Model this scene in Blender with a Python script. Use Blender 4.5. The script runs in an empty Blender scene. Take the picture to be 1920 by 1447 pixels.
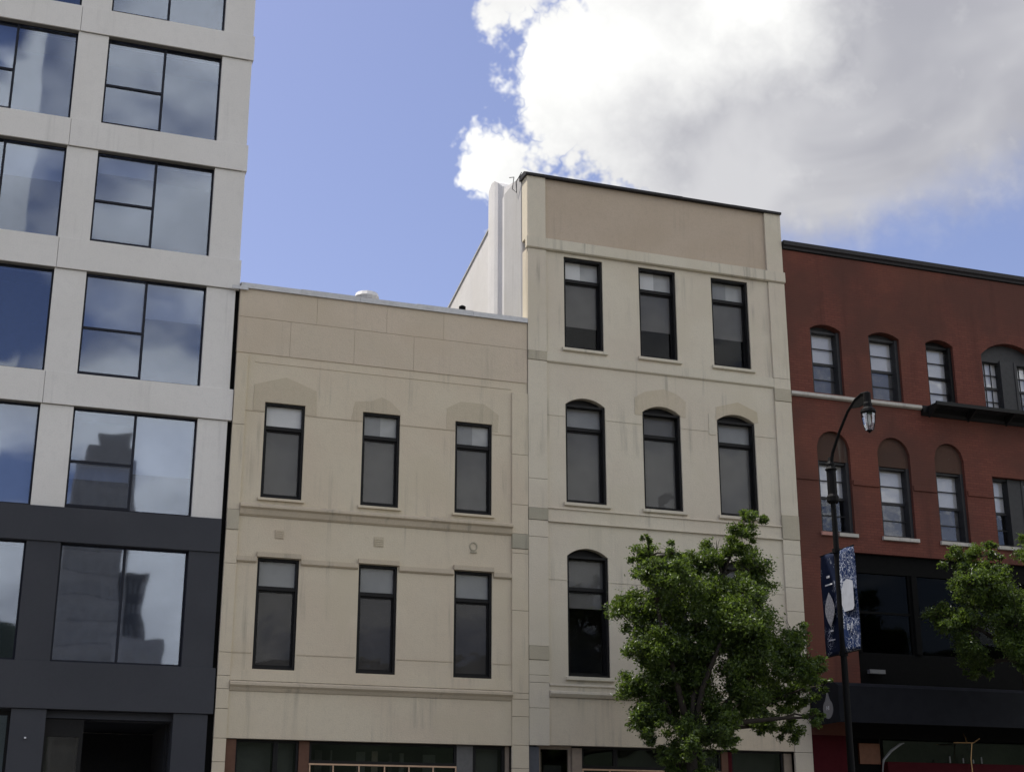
import bpy, bmesh, math, random
from mathutils import Vector, Matrix
R = math.radians
rnd = random.Random(7)
scene = bpy.context.scene
C = scene.collection

# ------------------------------------------------------------------ camera
CAM_H = 1.6
cam = bpy.data.cameras.new('camera'); cam_o = bpy.data.objects.new('camera', cam); C.objects.link(cam_o)
cam.sensor_width = 36.0; cam.lens = 2767 / 1920 * 36.0
cam.clip_start = 0.1; cam.clip_end = 4000
cam_o.location = (0, 0, CAM_H)
cam_o.rotation_euler = (R(90 + 17.89), 0, R(-19.68))
scene.camera = cam_o

# ------------------------------------------------------------------ light and exposure
SUN_DIR = Vector((-0.36, 0.26, 0.90)).normalized()          # towards the sun: high, behind the row, to the left
SUN_EL = math.asin(SUN_DIR.z); SUN_AZ = math.atan2(SUN_DIR.x, SUN_DIR.y)
sun = bpy.data.lights.new('sun', 'SUN'); sun_o = bpy.data.objects.new('sun', sun); C.objects.link(sun_o)
sun.energy = 3.2; sun.angle = R(0.53); sun.color = (1.0, 0.955, 0.88)
sun_o.rotation_euler = SUN_DIR.to_track_quat('Z', 'Y').to_euler()
sun_o.location = (-20, 40, 60)
scene.view_settings.view_transform = 'Standard'; scene.view_settings.look = 'None'
scene.view_settings.exposure = 0.75; scene.view_settings.gamma = 1.0
scene.view_settings.use_curve_mapping = False
SKY_STRENGTH = 0.10

class N:
    """small helper for writing node maths"""
    def __init__(s, nt): s.nt = nt
    def node(s, t, **kw):
        n = s.nt.nodes.new(t)
        for k, v in kw.items(): setattr(n, k, v)
        return n
    def put(s, inp, v):
        if isinstance(v, bpy.types.NodeSocket): s.nt.links.new(v, inp)
        elif v is not None: inp.default_value = v
    def m(s, op, a, b=None, c=None, clamp=False):
        n = s.node('ShaderNodeMath', operation=op, use_clamp=clamp)
        for i, v in enumerate((a, b, c)): s.put(n.inputs[i], v)
        return n.outputs[0]
    def v(s, op, a, b=None, scale=None):
        n = s.node('ShaderNodeVectorMath', operation=op)
        s.put(n.inputs[0], a); s.put(n.inputs[1], b)
        if scale is not None: s.put(n.inputs[3], scale)
        return n.outputs[1] if op in ('LENGTH', 'DOT_PRODUCT', 'DISTANCE') else n.outputs[0]
    def sep(s, a):
        n = s.node('ShaderNodeSeparateXYZ'); s.put(n.inputs[0], a); return n.outputs
    def com(s, x, y, z):
        n = s.node('ShaderNodeCombineXYZ')
        for i, v in enumerate((x, y, z)): s.put(n.inputs[i], v)
        return n.outputs[0]
    def noise(s, vec, scale, detail=4, rough=0.55, col=False, dist=0.0, lac=2.0):
        n = s.node('ShaderNodeTexNoise'); s.put(n.inputs['Vector'], vec)
        n.inputs['Scale'].default_value = scale; n.inputs['Detail'].default_value = detail
        n.inputs['Roughness'].default_value = rough; n.inputs['Distortion'].default_value = dist
        n.inputs['Lacunarity'].default_value = lac
        return n.outputs[1] if col else n.outputs[0]
    def ss(s, x, a, b, lo=0.0, hi=1.0):
        n = s.node('ShaderNodeMapRange', interpolation_type='SMOOTHSTEP')
        for k, v in (('Value', x), ('From Min', a), ('From Max', b), ('To Min', lo), ('To Max', hi)): s.put(n.inputs[k], v)
        return n.outputs[0]
    def mix(s, f, a, b, mode='MIX'):
        n = s.node('ShaderNodeMix', data_type='RGBA', blend_type=mode)
        s.put(n.inputs[0], f); s.put(n.inputs[6], a); s.put(n.inputs[7], b)
        return n.outputs[2]

# ------------------------------------------------------------------ sky: Nishita with cumulus
def cloud_group(fine=True):
    g = bpy.data.node_groups.new('cloud_field', 'ShaderNodeTree')
    g.interface.new_socket('Direction', in_out='INPUT', socket_type='NodeSocketVector')
    g.interface.new_socket('Field', in_out='OUTPUT', socket_type='NodeSocketFloat')
    g.interface.new_socket('Shade', in_out='OUTPUT', socket_type='NodeSocketFloat')
    n = N(g); gi = g.nodes.new('NodeGroupInput'); go = g.nodes.new('NodeGroupOutput')
    d = n.v('NORMALIZE', gi.outputs[0])
    w1 = n.v('SUBTRACT', n.noise(d, 7.0, 2 if fine else 1, 0.5, col=True), (0.5, 0.5, 0.5))
    if fine: w2 = n.v('SUBTRACT', n.noise(d, 30.0, 3, 0.6, col=True), (0.5, 0.5, 0.5))
    dx, dy, dz = n.sep(d)
    az = n.m('MULTIPLY', n.m('ARCTAN2', dx, dy), 57.2958)
    el = n.m('MULTIPLY', n.m('ARCSINE', dz), 57.2958)
    p = n.com(az, el, 0.0)
    p = n.v('ADD', p, n.v('MULTIPLY', w1, (5.0, 4.0, 0)))
    if fine: p = n.v('ADD', p, n.v('MULTIPLY', w2, (1.7, 1.7, 0)))
    blobs = [(33.0, 28.8, 12.5, 7.0), (27.0, 35.5, 8.6, 5.0), (40.0, 32.0, 10.0, 8.0), (19.3, 26.4, 2.0, 2.0),
             (19.6, 32.4, 2.4, 2.0), (21.0, 24.4, 2.6, 2.6), (18.3, 23.6, 1.2, 1.0), (22.3, 29.5, 2.9, 3.4)]
    f = None
    for (a0, e0, ra, re) in blobs:
        q = n.v('MULTIPLY', n.v('SUBTRACT', p, (a0, e0, 0)), (1 / ra, 1 / re, 0))
        s_ = n.m('MULTIPLY', n.m('SUBTRACT', 1.0, n.v('LENGTH', q)), min(ra, re))
        f = s_ if f is None else n.m('SMOOTH_MAX', f, s_, 0.5)
    if fine:
        bil = n.m('ABSOLUTE', n.m('SUBTRACT', n.m('MULTIPLY', n.noise(d, 26.0, 4, 0.62), 2.0), 1.0))
        f = n.m('ADD', f, n.m('MULTIPLY', n.m('SUBTRACT', bil, 0.22), n.ss(az, 24.0, 34.0, 2.6, 1.2)))
    # the rest of the sky: scattered cumulus of the same kind
    k = n.m('ADD', dz, 0.22)
    pl = n.com(n.m('DIVIDE', dx, k), n.m('DIVIDE', dy, k), 0.35)
    gen = n.m('MULTIPLY', n.m('SUBTRACT', n.noise(pl, 1.25, 5 if fine else 1, 0.56), 0.50), 32.0)
    c1 = n.v('LENGTH', n.v('MULTIPLY', n.v('SUBTRACT', n.com(az, el, 0), (10.0, 24.0, 0)), (1 / 14.0, 1 / 15.0, 0)))
    c2 = n.v('LENGTH', n.v('MULTIPLY', n.v('SUBTRACT', n.com(az, el, 0), (38.0, 19.5, 0)), (1 / 12.0, 1 / 5.5, 0)))
    clear = n.m('MAXIMUM', n.ss(c1, 1.25, 0.75), n.ss(c2, 1.25, 0.75))
    gen = n.m('SUBTRACT', gen, n.m('MULTIPLY', clear, 14.0))
    n.put(go.inputs[0], n.m('MAXIMUM', f, gen))
    # thick cores seen from below are grey
    ps = n.v('ADD', p, n.v('MULTIPLY', w1, (9.0, 6.0, 0)))
    sh = None
    for (a0, e0, ra, re) in [(32.5, 25.6, 11.0, 5.0), (41.5, 29.5, 9.5, 6.0)]:
        q = n.v('MULTIPLY', n.v('SUBTRACT', ps, (a0, e0, 0)), (1 / ra, 1 / re, 0))
        s_ = n.ss(n.v('LENGTH', q), 1.45, 0.45); sh = s_ if sh is None else n.m('MAXIMUM', sh, s_)
    shg = n.m('MULTIPLY', n.ss(gen, 2.0, 11.0), 0.75)
    sh = n.m('MAXIMUM', n.m('MAXIMUM', sh, shg), n.ss(n.sep(w1)[2], -0.06, 0.20, 0.0, 0.5))
    n.put(go.inputs[1], n.m('ADD', sh, n.m('MULTIPLY', n.m('SUBTRACT', bil, 0.25), -0.35), clamp=True))
    return g

world = bpy.data.worlds.new('World'); scene.world = world; world.use_nodes = True
wt = world.node_tree; wt.nodes.clear(); n = N(wt)
out = n.node('ShaderNodeOutputWorld'); bg = n.node('ShaderNodeBackground')
sky = n.node('ShaderNodeTexSky', sky_type='NISHITA'); sky.sun_disc = False
sky.sun_elevation = SUN_EL; sky.sun_rotation = SUN_AZ
sky.altitude = 100; sky.air_density = 1.0; sky.dust_density = 1.6; sky.ozone_density = 3.0
dv = n.v('NORMALIZE', n.node('ShaderNodeTexCoord').outputs['Generated'])
g1 = n.node('ShaderNodeGroup', node_tree=cloud_group()); n.put(g1.inputs[0], dv)
F1 = g1.outputs[0]
azw = n.m('MULTIPLY', n.m('ARCTAN2', n.sep(dv)[0], n.sep(dv)[1]), 57.2958)
alpha = n.ss(F1, -0.1, n.ss(azw, 24.0, 34.0, 0.6, 3.0))
CLOUD = 1.0 / SKY_STRENGTH
grey = n.mix(n.ss(n.noise(dv, 8.0, 4, 0.5, dist=0.4), 0.34, 0.66), (0.262 * CLOUD, 0.264 * CLOUD, 0.293 * CLOUD, 1), (0.40 * CLOUD, 0.40 * CLOUD, 0.415 * CLOUD, 1))
front = n.ss(n.v('DOT_PRODUCT', dv, tuple(SUN_DIR)), 0.40, 0.15, 0.70 * CLOUD, 1.20 * CLOUD)    # clouds away from the sun, face-on and brightened to light the facades
ccol = n.mix(g1.outputs[1], n.com(front, front, n.m('MULTIPLY', front, 0.97)), grey)
final = n.mix(alpha, n.v('MULTIPLY', sky.outputs[0], (1.10, 0.92, 0.97)), ccol)
n.put(bg.inputs[0], final); bg.inputs[1].default_value = SKY_STRENGTH
wt.links.new(bg.outputs[0], out.inputs[0])
world.cycles.sampling_method = 'MANUAL'; world.cycles.sample_map_resolution = 256
scene.cycles.max_bounces = 6; scene.cycles.diffuse_bounces = 2; scene.cycles.glossy_bounces = 3; scene.cycles.transparent_max_bounces = 10
scene.cycles.caustics_reflective = False; scene.cycles.caustics_refractive = False

# ------------------------------------------------------------------ materials
def new_mat(name):
    m = bpy.data.materials.new(name); m.use_nodes = True
    nt = m.node_tree; b = nt.nodes['Principled BSDF']
    return m, N(nt), b
def wpos(n): return n.node('ShaderNodeNewGeometry').outputs['Position']
def c4(c, k=1.0): return (c[0] * k, c[1] * k, c[2] * k, 1)

def stucco(name, col, col2=None, stain=0.25, rough=0.9, bump=0.25, grime=(0.16, 0.155, 0.13)):
    m, n, b = new_mat(name); P = wpos(n)
    col2 = col2 or tuple(x * 0.86 for x in col)
    big = n.ss(n.noise(P, 0.55, 2, 0.55), 0.36, 0.66)
    base = n.mix(big, c4(col), c4(col2))
    mot = n.noise(P, 6.0, 3, 0.65)
    base = n.mix(n.m('MULTIPLY', n.ss(mot, 0.45, 0.75), 0.22), base, c4(col, 0.78))
    Ps = n.v('MULTIPLY', P, (5.5, 5.5, 0.26))                 # rain streaks run down the paint
    st = n.m('MULTIPLY', n.ss(n.noise(Ps, 1.0, 4, 0.65), 0.50, 0.78), n.ss(n.noise(P, 0.8, 1), 0.40, 0.62))
    base = n.mix(n.m('MULTIPLY', st, min(stain * 2.2, 0.75)), base, c4(grime))
    sp = n.ss(n.noise(P, 11.0, 3, 0.7), 0.70, 0.80)
    base = n.mix(n.m('MULTIPLY', sp, stain * 1.3), base, c4(grime))
    base = n.mix(n.m('MULTIPLY', n.ss(n.noise(P, 38.0, 1), 0.40, 0.70), 0.16), base, c4(col, 0.62))
    if stain >= 0.1:
        gz = n.ss(n.noise(n.v('ADD', P, (31, 7, 3)), 0.75, 2, 0.5), 0.50, 0.66)
        base = n.mix(n.m('MULTIPLY', gz, 0.55), base, (col[0] * 0.91, col[1] * 0.90, col[2] * 0.87, 1))
    n.put(b.inputs['Base Color'], base); b.inputs['Roughness'].default_value = rough
    b.inputs['Specular IOR Level'].default_value = 0.2
    bp = n.node('ShaderNodeBump'); bp.inputs['Strength'].default_value = bump; bp.inputs['Distance'].default_value = 0.02
    h = n.m('ADD', n.noise(P, 45.0, 1, 0.6), n.m('MULTIPLY', n.noise(P, 3.0, 2), 1.2))
    n.put(bp.inputs['Height'], h); n.put(b.inputs['Normal'], bp.outputs[0])
    return m

def plain(name, col, rough=0.5, metal=0.0, var=0.12, scale=8.0, spec=0.5):
    m, n, b = new_mat(name); P = wpos(n)
    n.put(b.inputs['Base Color'], n.mix(n.ss(n.noise(P, scale, 2, 0.6), 0.35, 0.7), c4(col), c4(col, 1 - var)))
    n.put(b.inputs['Roughness'], n.m('ADD', rough - 0.06, n.m('MULTIPLY', n.noise(P, scale * 2, 0), 0.12)))
    b.inputs['Metallic'].default_value = metal; b.inputs['Specular IOR Level'].default_value = spec
    return m

def glass(name, refl, tint, wav=0.0, rough=0.02, wscale=0.8, through=0.96, fk=0.55):
    """thin pane: mirror part grows towards grazing angles, the rest lets the room behind show"""
    m = bpy.data.materials.new(name); m.use_nodes = True; nt = m.node_tree; nt.nodes.clear(); n = N(nt)
    o = n.node('ShaderNodeOutputMaterial'); P = wpos(n)
    gl = n.node('ShaderNodeBsdfGlossy'); gl.inputs['Roughness'].default_value = rough
    gl.inputs['Color'].default_value = (0.84, 0.90, 1.0, 1) if refl > 0.1 else (0.95, 0.97, 1.0, 1)
    tr = n.node('ShaderNodeBsdfTransparent'); tr.inputs['Color'].default_value = c4(tint, through)
    fr = n.node('ShaderNodeLayerWeight'); fr.inputs['Blend'].default_value = 0.25
    fac = n.m('ADD', refl, n.m('MULTIPLY', fr.outputs['Fresnel'], fk), clamp=True)
    if wav:
        bp = n.node('ShaderNodeBump'); bp.inputs['Strength'].default_value = 1.0; bp.inputs['Distance'].default_value = wav
        n.put(bp.inputs['Height'], n.noise(P, wscale, 2, 0.4))
        n.put(gl.inputs['Normal'], bp.outputs[0])
    mx = n.node('ShaderNodeMixShader'); n.put(mx.inputs[0], fac)
    nt.links.new(tr.outputs[0], mx.inputs[1]); nt.links.new(gl.outputs[0], mx.inputs[2])
    nt.links.new(mx.outputs[0], o.inputs[0])
    return m

M = {}
M['panel_white'] = stucco('panel_white', (0.73, 0.705, 0.645), (0.70, 0.675, 0.615), stain=0.09, rough=0.7, bump=0.05)
M['panel_dark'] = stucco('panel_dark', (0.050, 0.052, 0.058), (0.044, 0.046, 0.052), stain=0.05, rough=0.6, bump=0.05, grime=(0.07, 0.07, 0.07))
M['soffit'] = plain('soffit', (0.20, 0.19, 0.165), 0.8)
M['frame_navy'] = plain('frame_navy', (0.008, 0.010, 0.018), 0.5, spec=0.25)
M['beige'] = stucco('beige', (0.625, 0.548, 0.405), (0.605, 0.515, 0.38), stain=0.22)
M['beige_panel'] = stucco('beige_panel', (0.60, 0.505, 0.38), (0.57, 0.49, 0.365), stain=0.12)
M['beige_patch'] = stucco('beige_patch', (0.53, 0.46, 0.33), (0.54, 0.455, 0.33), stain=0.2)
M['beige_trim'] = stucco('beige_trim', (0.54, 0.46, 0.335), (0.48, 0.41, 0.30), stain=0.3)
M['cream'] = stucco('cream', (0.64, 0.58, 0.45), (0.61, 0.54, 0.42), stain=0.25)
M['cream_light'] = stucco('cream_light', (0.63, 0.58, 0.45), (0.60, 0.54, 0.42), stain=0.3)
M['cream_pink'] = stucco('cream_pink', (0.51, 0.42, 0.315), (0.49, 0.40, 0.295), stain=0.10)
M['cream_patch'] = stucco('cream_patch', (0.54, 0.47, 0.335), (0.56, 0.485, 0.36), stain=0.2)
M['moss'] = stucco('moss', (0.48, 0.43, 0.32), (0.36, 0.335, 0.25), stain=0.7)
M['white_wall'] = stucco('white_wall', (0.70, 0.69, 0.67), (0.66, 0.65, 0.63), stain=0.14, grime=(0.35, 0.34, 0.32))
M['grey_stucco'] = stucco('grey_stucco', (0.47, 0.465, 0.45), (0.44, 0.435, 0.42), stain=0.2)
M['flashing'] = plain('flashing', (0.50, 0.50, 0.49), 0.45, 0.2)
M['dark_coping'] = plain('dark_coping', (0.022, 0.020, 0.020), 0.6, spec=0.25)
M['frame_black'] = plain('frame_black', (0.010, 0.0095, 0.009), 0.55, spec=0.2)
M['frame_grey'] = plain('frame_grey', (0.042, 0.042, 0.042), 0.6, spec=0.25)
M['interior'] = plain('interior', (0.05, 0.048, 0.045), 0.9)  # dark colour paints in the dimness of rooms behind the windows
M['black_room'] = plain('black_room', (0.012, 0.012, 0.013), 0.9)  # near-black paints in the dark of unlit ground-floor rooms
M['blind_white'] = plain('blind_white', (0.82, 0.82, 0.81), 0.8, var=0.06, scale=2)
M['blind_grey'] = plain('blind_grey', (0.16, 0.155, 0.148), 0.85, var=0.12, scale=1.5)
M['blind_light'] = plain('blind_light', (0.58, 0.585, 0.575), 0.8, var=0.25, scale=1.3)
M['blind_mid'] = plain('blind_mid', (0.34, 0.345, 0.345), 0.85, var=0.1, scale=2)
M['blind_dark'] = plain('blind_dark', (0.062, 0.056, 0.054), 0.85, var=0.1, scale=2)
M['tower_glass'] = glass('tower_glass', 0.11, (0.75, 0.82, 0.95), wav=0.003, wscale=0.7)
M['window_glass'] = glass('window_glass', 0.0, (1.0, 1.0, 0.99), wav=0.004, wscale=1.4, fk=0.4)
M['old_glass'] = glass('old_glass', 0.03, (1.0, 1.0, 1.0), wav=0.006, wscale=2.5)
M['shop_glass'] = glass('shop_glass', 0.03, (0.8, 0.82, 0.8), wav=0.003)
M['dark_glass'] = glass('dark_glass', 0.0, (0.5, 0.52, 0.5), wav=0.003, fk=0.25)
M['copper'] = plain('copper', (0.125, 0.062, 0.038), 0.6, spec=0.2)
M['gold'] = plain('gold', (0.55, 0.36, 0.22), 0.45)
M['grey_paint'] = plain('grey_paint', (0.115, 0.112, 0.105), 0.6)
M['blue_grey_paint'] = plain('blue_grey_paint', (0.075, 0.080, 0.092), 0.6)
M['tan_paint'] = plain('tan_paint', (0.26, 0.205, 0.15), 0.6)
M['maroon'] = plain('maroon', (0.06, 0.006, 0.009), 0.7, spec=0.08)
M['awning'] = plain('awning', (0.016, 0.017, 0.020), 0.85, scale=3, spec=0.08)
M['emblem'] = plain('emblem', (0.20, 0.20, 0.20), 0.7, scale=20)
M['white_mark'] = plain('white_mark', (0.75, 0.75, 0.75), 0.6)
M['orange_panel'] = plain('orange_panel', (0.20, 0.075, 0.03), 0.6)
M['silver'] = plain('silver', (0.20, 0.20, 0.195), 0.5, 0.3)
M['brass'] = plain('brass', (0.45, 0.28, 0.13), 0.35, 0.8)
M['lamp_black'] = plain('lamp_black', (0.005, 0.005, 0.005), 0.6, spec=0.1)
M['lamp_glass'] = glass('lamp_glass', 0.18, (0.95, 0.95, 0.93), rough=0.08)
M['stone_sill'] = stucco('stone_sill', (0.52, 0.49, 0.43), (0.44, 0.42, 0.36), stain=0.4)
M['pink_sill'] = stucco('pink_sill', (0.46, 0.24, 0.19), (0.40, 0.22, 0.18), stain=0.3)
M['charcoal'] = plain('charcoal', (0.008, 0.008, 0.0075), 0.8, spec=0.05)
M['asphalt'] = stucco('asphalt', (0.085, 0.083, 0.080), (0.07, 0.069, 0.067), stain=0.1, rough=0.9)
M['concrete'] = stucco('concrete', (0.34, 0.33, 0.31), (0.29, 0.28, 0.265), stain=0.3)
M['road_paint'] = plain('road_paint', (0.7, 0.68, 0.6), 0.7)
M['roofing'] = plain('roofing', (0.13, 0.125, 0.12), 0.9)
M['hill_green'] = plain('hill_green', (0.035, 0.05, 0.028), 0.95, scale=0.05, var=0.5)

def brick_mat(name, col, dark):
    m, n, b = new_mat(name); P = wpos(n)
    x, y, z = n.sep(P); uv = n.com(n.m('ADD', x, y), z, 0.0)
    bt = n.node('ShaderNodeTexBrick'); n.put(bt.inputs['Vector'], uv)
    bt.inputs['Scale'].default_value = 1.0; bt.inputs['Brick Width'].default_value = 0.21; bt.inputs['Row Height'].default_value = 0.072
    bt.inputs['Mortar Size'].default_value = 0.006; bt.inputs['Mortar Smooth'].default_value = 0.3
    bt.inputs['Color1'].default_value = c4(col, 1.08); bt.inputs['Color2'].default_value = c4(col, 0.90); bt.inputs['Mortar'].default_value = c4(col, 0.66)
    base = n.mix(n.ss(n.noise(P, 0.45, 4, 0.6), 0.38, 0.62), bt.outputs[0], c4(dark))
    base = n.mix(n.m('MULTIPLY', n.ss(n.noise(n.v('ADD', P, (5, 9, 2)), 0.35, 3), 0.48, 0.66), 0.35), base, (0.18, 0.062, 0.036, 1))
    Ps = n.v('MULTIPLY', P, (2.5, 2.5, 0.3))
    base = n.mix(n.m('MULTIPLY', n.ss(n.noise(Ps, 1.0, 5, 0.6), 0.52, 0.8), 0.55), base, c4(dark, 0.6))
    n.put(b.inputs['Base Color'], base); b.inputs['Roughness'].default_value = 0.85; b.inputs['Specular IOR Level'].default_value = 0.25
    bp = n.node('ShaderNodeBump'); bp.inputs['Strength'].default_value = 0.5; bp.inputs['Distance'].default_value = 0.01
    n.put(bp.inputs['Height'], n.m('SUBTRACT', n.m('MULTIPLY', n.noise(P, 30, 4), 0.4), bt.outputs['Fac']))
    n.put(b.inputs['Normal'], bp.outputs[0])
    return m
M['red_brick'] = brick_mat('red_brick', (0.150, 0.050, 0.034), (0.100, 0.040, 0.028))
M['brown_infill'] = stucco('brown_infill', (0.085, 0.048, 0.034), (0.065, 0.04, 0.03), stain=0.3)

def leaf_mat(name, dark, light):
    m = bpy.data.materials.new(name); m.use_nodes = True; nt = m.node_tree; nt.nodes.clear(); n = N(nt)
    o = n.node('ShaderNodeOutputMaterial'); geo = n.node('ShaderNodeNewGeometry')
    f = n.m('ADD', n.m('MULTIPLY', geo.outputs['Random Per Island'], 0.6), n.m('MULTIPLY', n.noise(geo.outputs['Position'], 1.6, 3), 0.4))
    col = n.mix(n.ss(f, 0.2, 0.85), c4(dark), c4(light))
    df = n.node('ShaderNodeBsdfPrincipled'); n.put(df.inputs['Base Color'], col); df.inputs['Roughness'].default_value = 0.42
    tl = n.node('ShaderNodeBsdfTranslucent'); n.put(tl.inputs['Color'], n.mix(0.5, col, (0.20, 0.30, 0.03, 1)))
    mx = n.node('ShaderNodeMixShader'); mx.inputs[0].default_value = 0.45
    nt.links.new(df.outputs[0], mx.inputs[1]); nt.links.new(tl.outputs[0], mx.inputs[2]); nt.links.new(mx.outputs[0], o.inputs[0])
    return m
M['leaf'] = leaf_mat('leaf', (0.012, 0.029, 0.007), (0.105, 0.160, 0.026))
M['bark'] = stucco('bark', (0.038, 0.031, 0.024), (0.026, 0.022, 0.018), stain=0.4, bump=0.8)

# ------------------------------------------------------------------ mesh helpers
F = 32.5                                                       # the common street line of the facades (y)
def box(bm, x0, x1, y0, y1, z0, z1):
    v = [bm.verts.new(p) for p in ((x0, y0, z0), (x1, y0, z0), (x1, y1, z0), (x0, y1, z0), (x0, y0, z1), (x1, y0, z1), (x1, y1, z1), (x0, y1, z1))]
    for q in ((0, 3, 2, 1), (4, 5, 6, 7), (0, 1, 5, 4), (1, 2, 6, 5), (2, 3, 7, 6), (3, 0, 4, 7)): bm.faces.new([v[i] for i in q])
def prism_xz(bm, pts, y0, y1):
    a = [bm.verts.new((x, y0, z)) for x, z in pts]; b = [bm.verts.new((x, y1, z)) for x, z in pts]; k = len(pts)
    bm.faces.new(a); bm.faces.new(b[::-1])
    for i in range(k): bm.faces.new((a[i], b[i], b[(i + 1) % k], a[(i + 1) % k]))
def prism_yz(bm, pts, x0, x1):
    a = [bm.verts.new((x0, y, z)) for y, z in pts]; b = [bm.verts.new((x1, y, z)) for y, z in pts]; k = len(pts)
    bm.faces.new(a); bm.faces.new(b[::-1])
    for i in range(k): bm.faces.new((a[i], b[i], b[(i + 1) % k], a[(i + 1) % k]))
def tube(bm, pts, rads, seg=8):
    rings = []; pts = [Vector(p) for p in pts]
    for i, p in enumerate(pts):
        t = (pts[min(i + 1, len(pts) - 1)] - pts[max(i - 1, 0)]).normalized()
        u = t.cross(Vector((0.13, 0.21, 1))).normalized() if abs(t.z) < 0.95 else t.cross(Vector((1, 0.1, 0))).normalized()
        w = t.cross(u); r = rads[i] if hasattr(rads, '__len__') else rads
        rings.append([bm.verts.new(p + (u * math.cos(2 * math.pi * j / seg) + w * math.sin(2 * math.pi * j / seg)) * r) for j in range(seg)])
    for a, b in zip(rings, rings[1:]):
        for j in range(seg): bm.faces.new((a[j], a[(j + 1) % seg], b[(j + 1) % seg], b[j]))
    bm.faces.new(rings[0][::-1]); bm.faces.new(rings[-1])
def lathe(bm, c, prof, seg=12):
    rings = [[bm.verts.new((c[0] + r * math.cos(2 * math.pi * j / seg), c[1] + r * math.sin(2 * math.pi * j / seg), c[2] + z)) for j in range(seg)] for r, z in prof]
    for a, b in zip(rings, rings[1:]):
        for j in range(seg): bm.faces.new((a[j], a[(j + 1) % seg], b[(j + 1) % seg], b[j]))
    bm.faces.new(rings[0][::-1]); bm.faces.new(rings[-1])
def arch_z(x, x0, x1, zc, rise):
    """height of a segmental arch with its crown at zc"""
    h = (x1 - x0) / 2; rise = min(rise, h * 0.999); rad = (h * h + rise * rise) / (2 * rise); xm = (x0 + x1) / 2
    return zc - rad + math.sqrt(max(rad * rad - (x - xm) ** 2, 0))
def arch_pts(x0, x1, zc, rise, k=12):
    return [(x0 + (x1 - x0) * i / k, arch_z(x0 + (x1 - x0) * i / k, x0, x1, zc, rise)) for i in range(k + 1)]
def holed_wall(bm, x0, x1, z0, z1, y0, y1, ops):
    """a wall with real window openings; an opening is (x0, x1, z0, z_crown, rise)"""
    xs = sorted({x0, x1, *[o[0] for o in ops], *[o[1] for o in ops]}); zs = sorted({z0, z1, *[o[2] for o in ops], *[o[3] for o in ops]})
    V = {}
    def vt(x, y, z):
        k = (round(x, 4), round(y, 4), round(z, 4))
        if k not in V: V[k] = bm.verts.new((x, y, z))
        return V[k]
    inside = lambda x, z: any(o[0] < x < o[1] and o[2] < z < o[3] for o in ops)
    for xa, xb in zip(xs, xs[1:]):
        for za, zb in zip(zs, zs[1:]):
            if inside((xa + xb) / 2, (za + zb) / 2): continue
            bm.faces.new([vt(xa, y0, za), vt(xb, y0, za), vt(xb, y0, zb), vt(xa, y0, zb)])
            bm.faces.new([vt(xa, y1, za), vt(xa, y1, zb), vt(xb, y1, zb), vt(xb, y1, za)])
    def q(*p): bm.faces.new([bm.verts.new(c) for c in p])
    for (a, b, c, d_, *_r) in ops:
        q((a, y0, c), (a, y0, d_), (a, y1, d_), (a, y1, c)); q((b, y0, c), (b, y1, c), (b, y1, d_), (b, y0, d_))
        q((a, y0, c), (a, y1, c), (b, y1, c), (b, y0, c)); q((a, y0, d_), (b, y0, d_), (b, y1, d_), (a, y1, d_))
    q((x0, y0, z0), (x0, y0, z1), (x0, y1, z1), (x0, y1, z0)); q((x1, y0, z0), (x1, y1, z0), (x1, y1, z1), (x1, y0, z1))
    q((x0, y0, z1), (x1, y0, z1), (x1, y1, z1), (x0, y1, z1)); q((x0, y0, z0), (x0, y1, z0), (x1, y1, z0), (x1, y0, z0))
    for (a, b, c, d_, *r_) in ops:
        if not r_ or not r_[0]: continue
        ap = arch_pts(a, b, d_, r_[0], 14)
        for (xa, za), (xb, zb) in zip(ap, ap[1:]):
            q((xa, y0, za), (xb, y0, zb), (xb, y0, d_), (xa, y0, d_)); q((xa, y0, za), (xa, y1, za), (xb, y1, zb), (xb, y0, zb))

def obj(name, bm, mat, parent=None, loc=None, kind=None, smooth=False, label=None):
    bmesh.ops.recalc_face_normals(bm, faces=bm.faces[:])
    me = bpy.data.meshes.new(name); bm.to_mesh(me); bm.free()
    for mt in (mat if isinstance(mat, (list, tuple)) else [mat]): me.materials.append(M[mt])
    if smooth:
        for p in me.polygons: p.use_smooth = True
    o = bpy.data.objects.new(name, me); C.objects.link(o)
    if parent is not None:
        o.parent = parent
        if loc is None:                                     # mesh written in world coordinates
            w = Vector(); q = parent
            while q: w += q.location; q = q.parent
            o.location = -w
        else: o.location = loc
    elif loc is not None: o.location = loc
    if kind: o['kind'] = kind
    if label: o['label'] = label
    return o
def inst(me_o, name, parent, loc):
    o = bpy.data.objects.new(name, me_o.data); C.objects.link(o); o.parent = parent; o.location = loc; return o
def thing(name, label, cat, loc, group=None):
    o = bpy.data.objects.new(name, None); C.objects.link(o); o.location = loc; o.empty_display_size = 0.3
    o['label'] = label; o['category'] = cat
    if group: o['group'] = group
    return o
def tag(o, label, cat, group=None):
    o['label'] = label; o['category'] = cat
    if group: o['group'] = group
    return o
def bxo(name, mat, parent, *b, label=None, bevel=0.0, **kw):
    """one box, or several (each a 6-tuple), as one mesh part"""
    bm = bmesh.new()
    for q in (b if isinstance(b[0], (tuple, list)) else [b]): box(bm, *q)
    if bevel: bmesh.ops.bevel(bm, geom=bm.edges[:], offset=bevel, segments=2, affect='EDGES', profile=0.6)
    return obj(name, bm, mat, parent, label=label, **kw)
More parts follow.
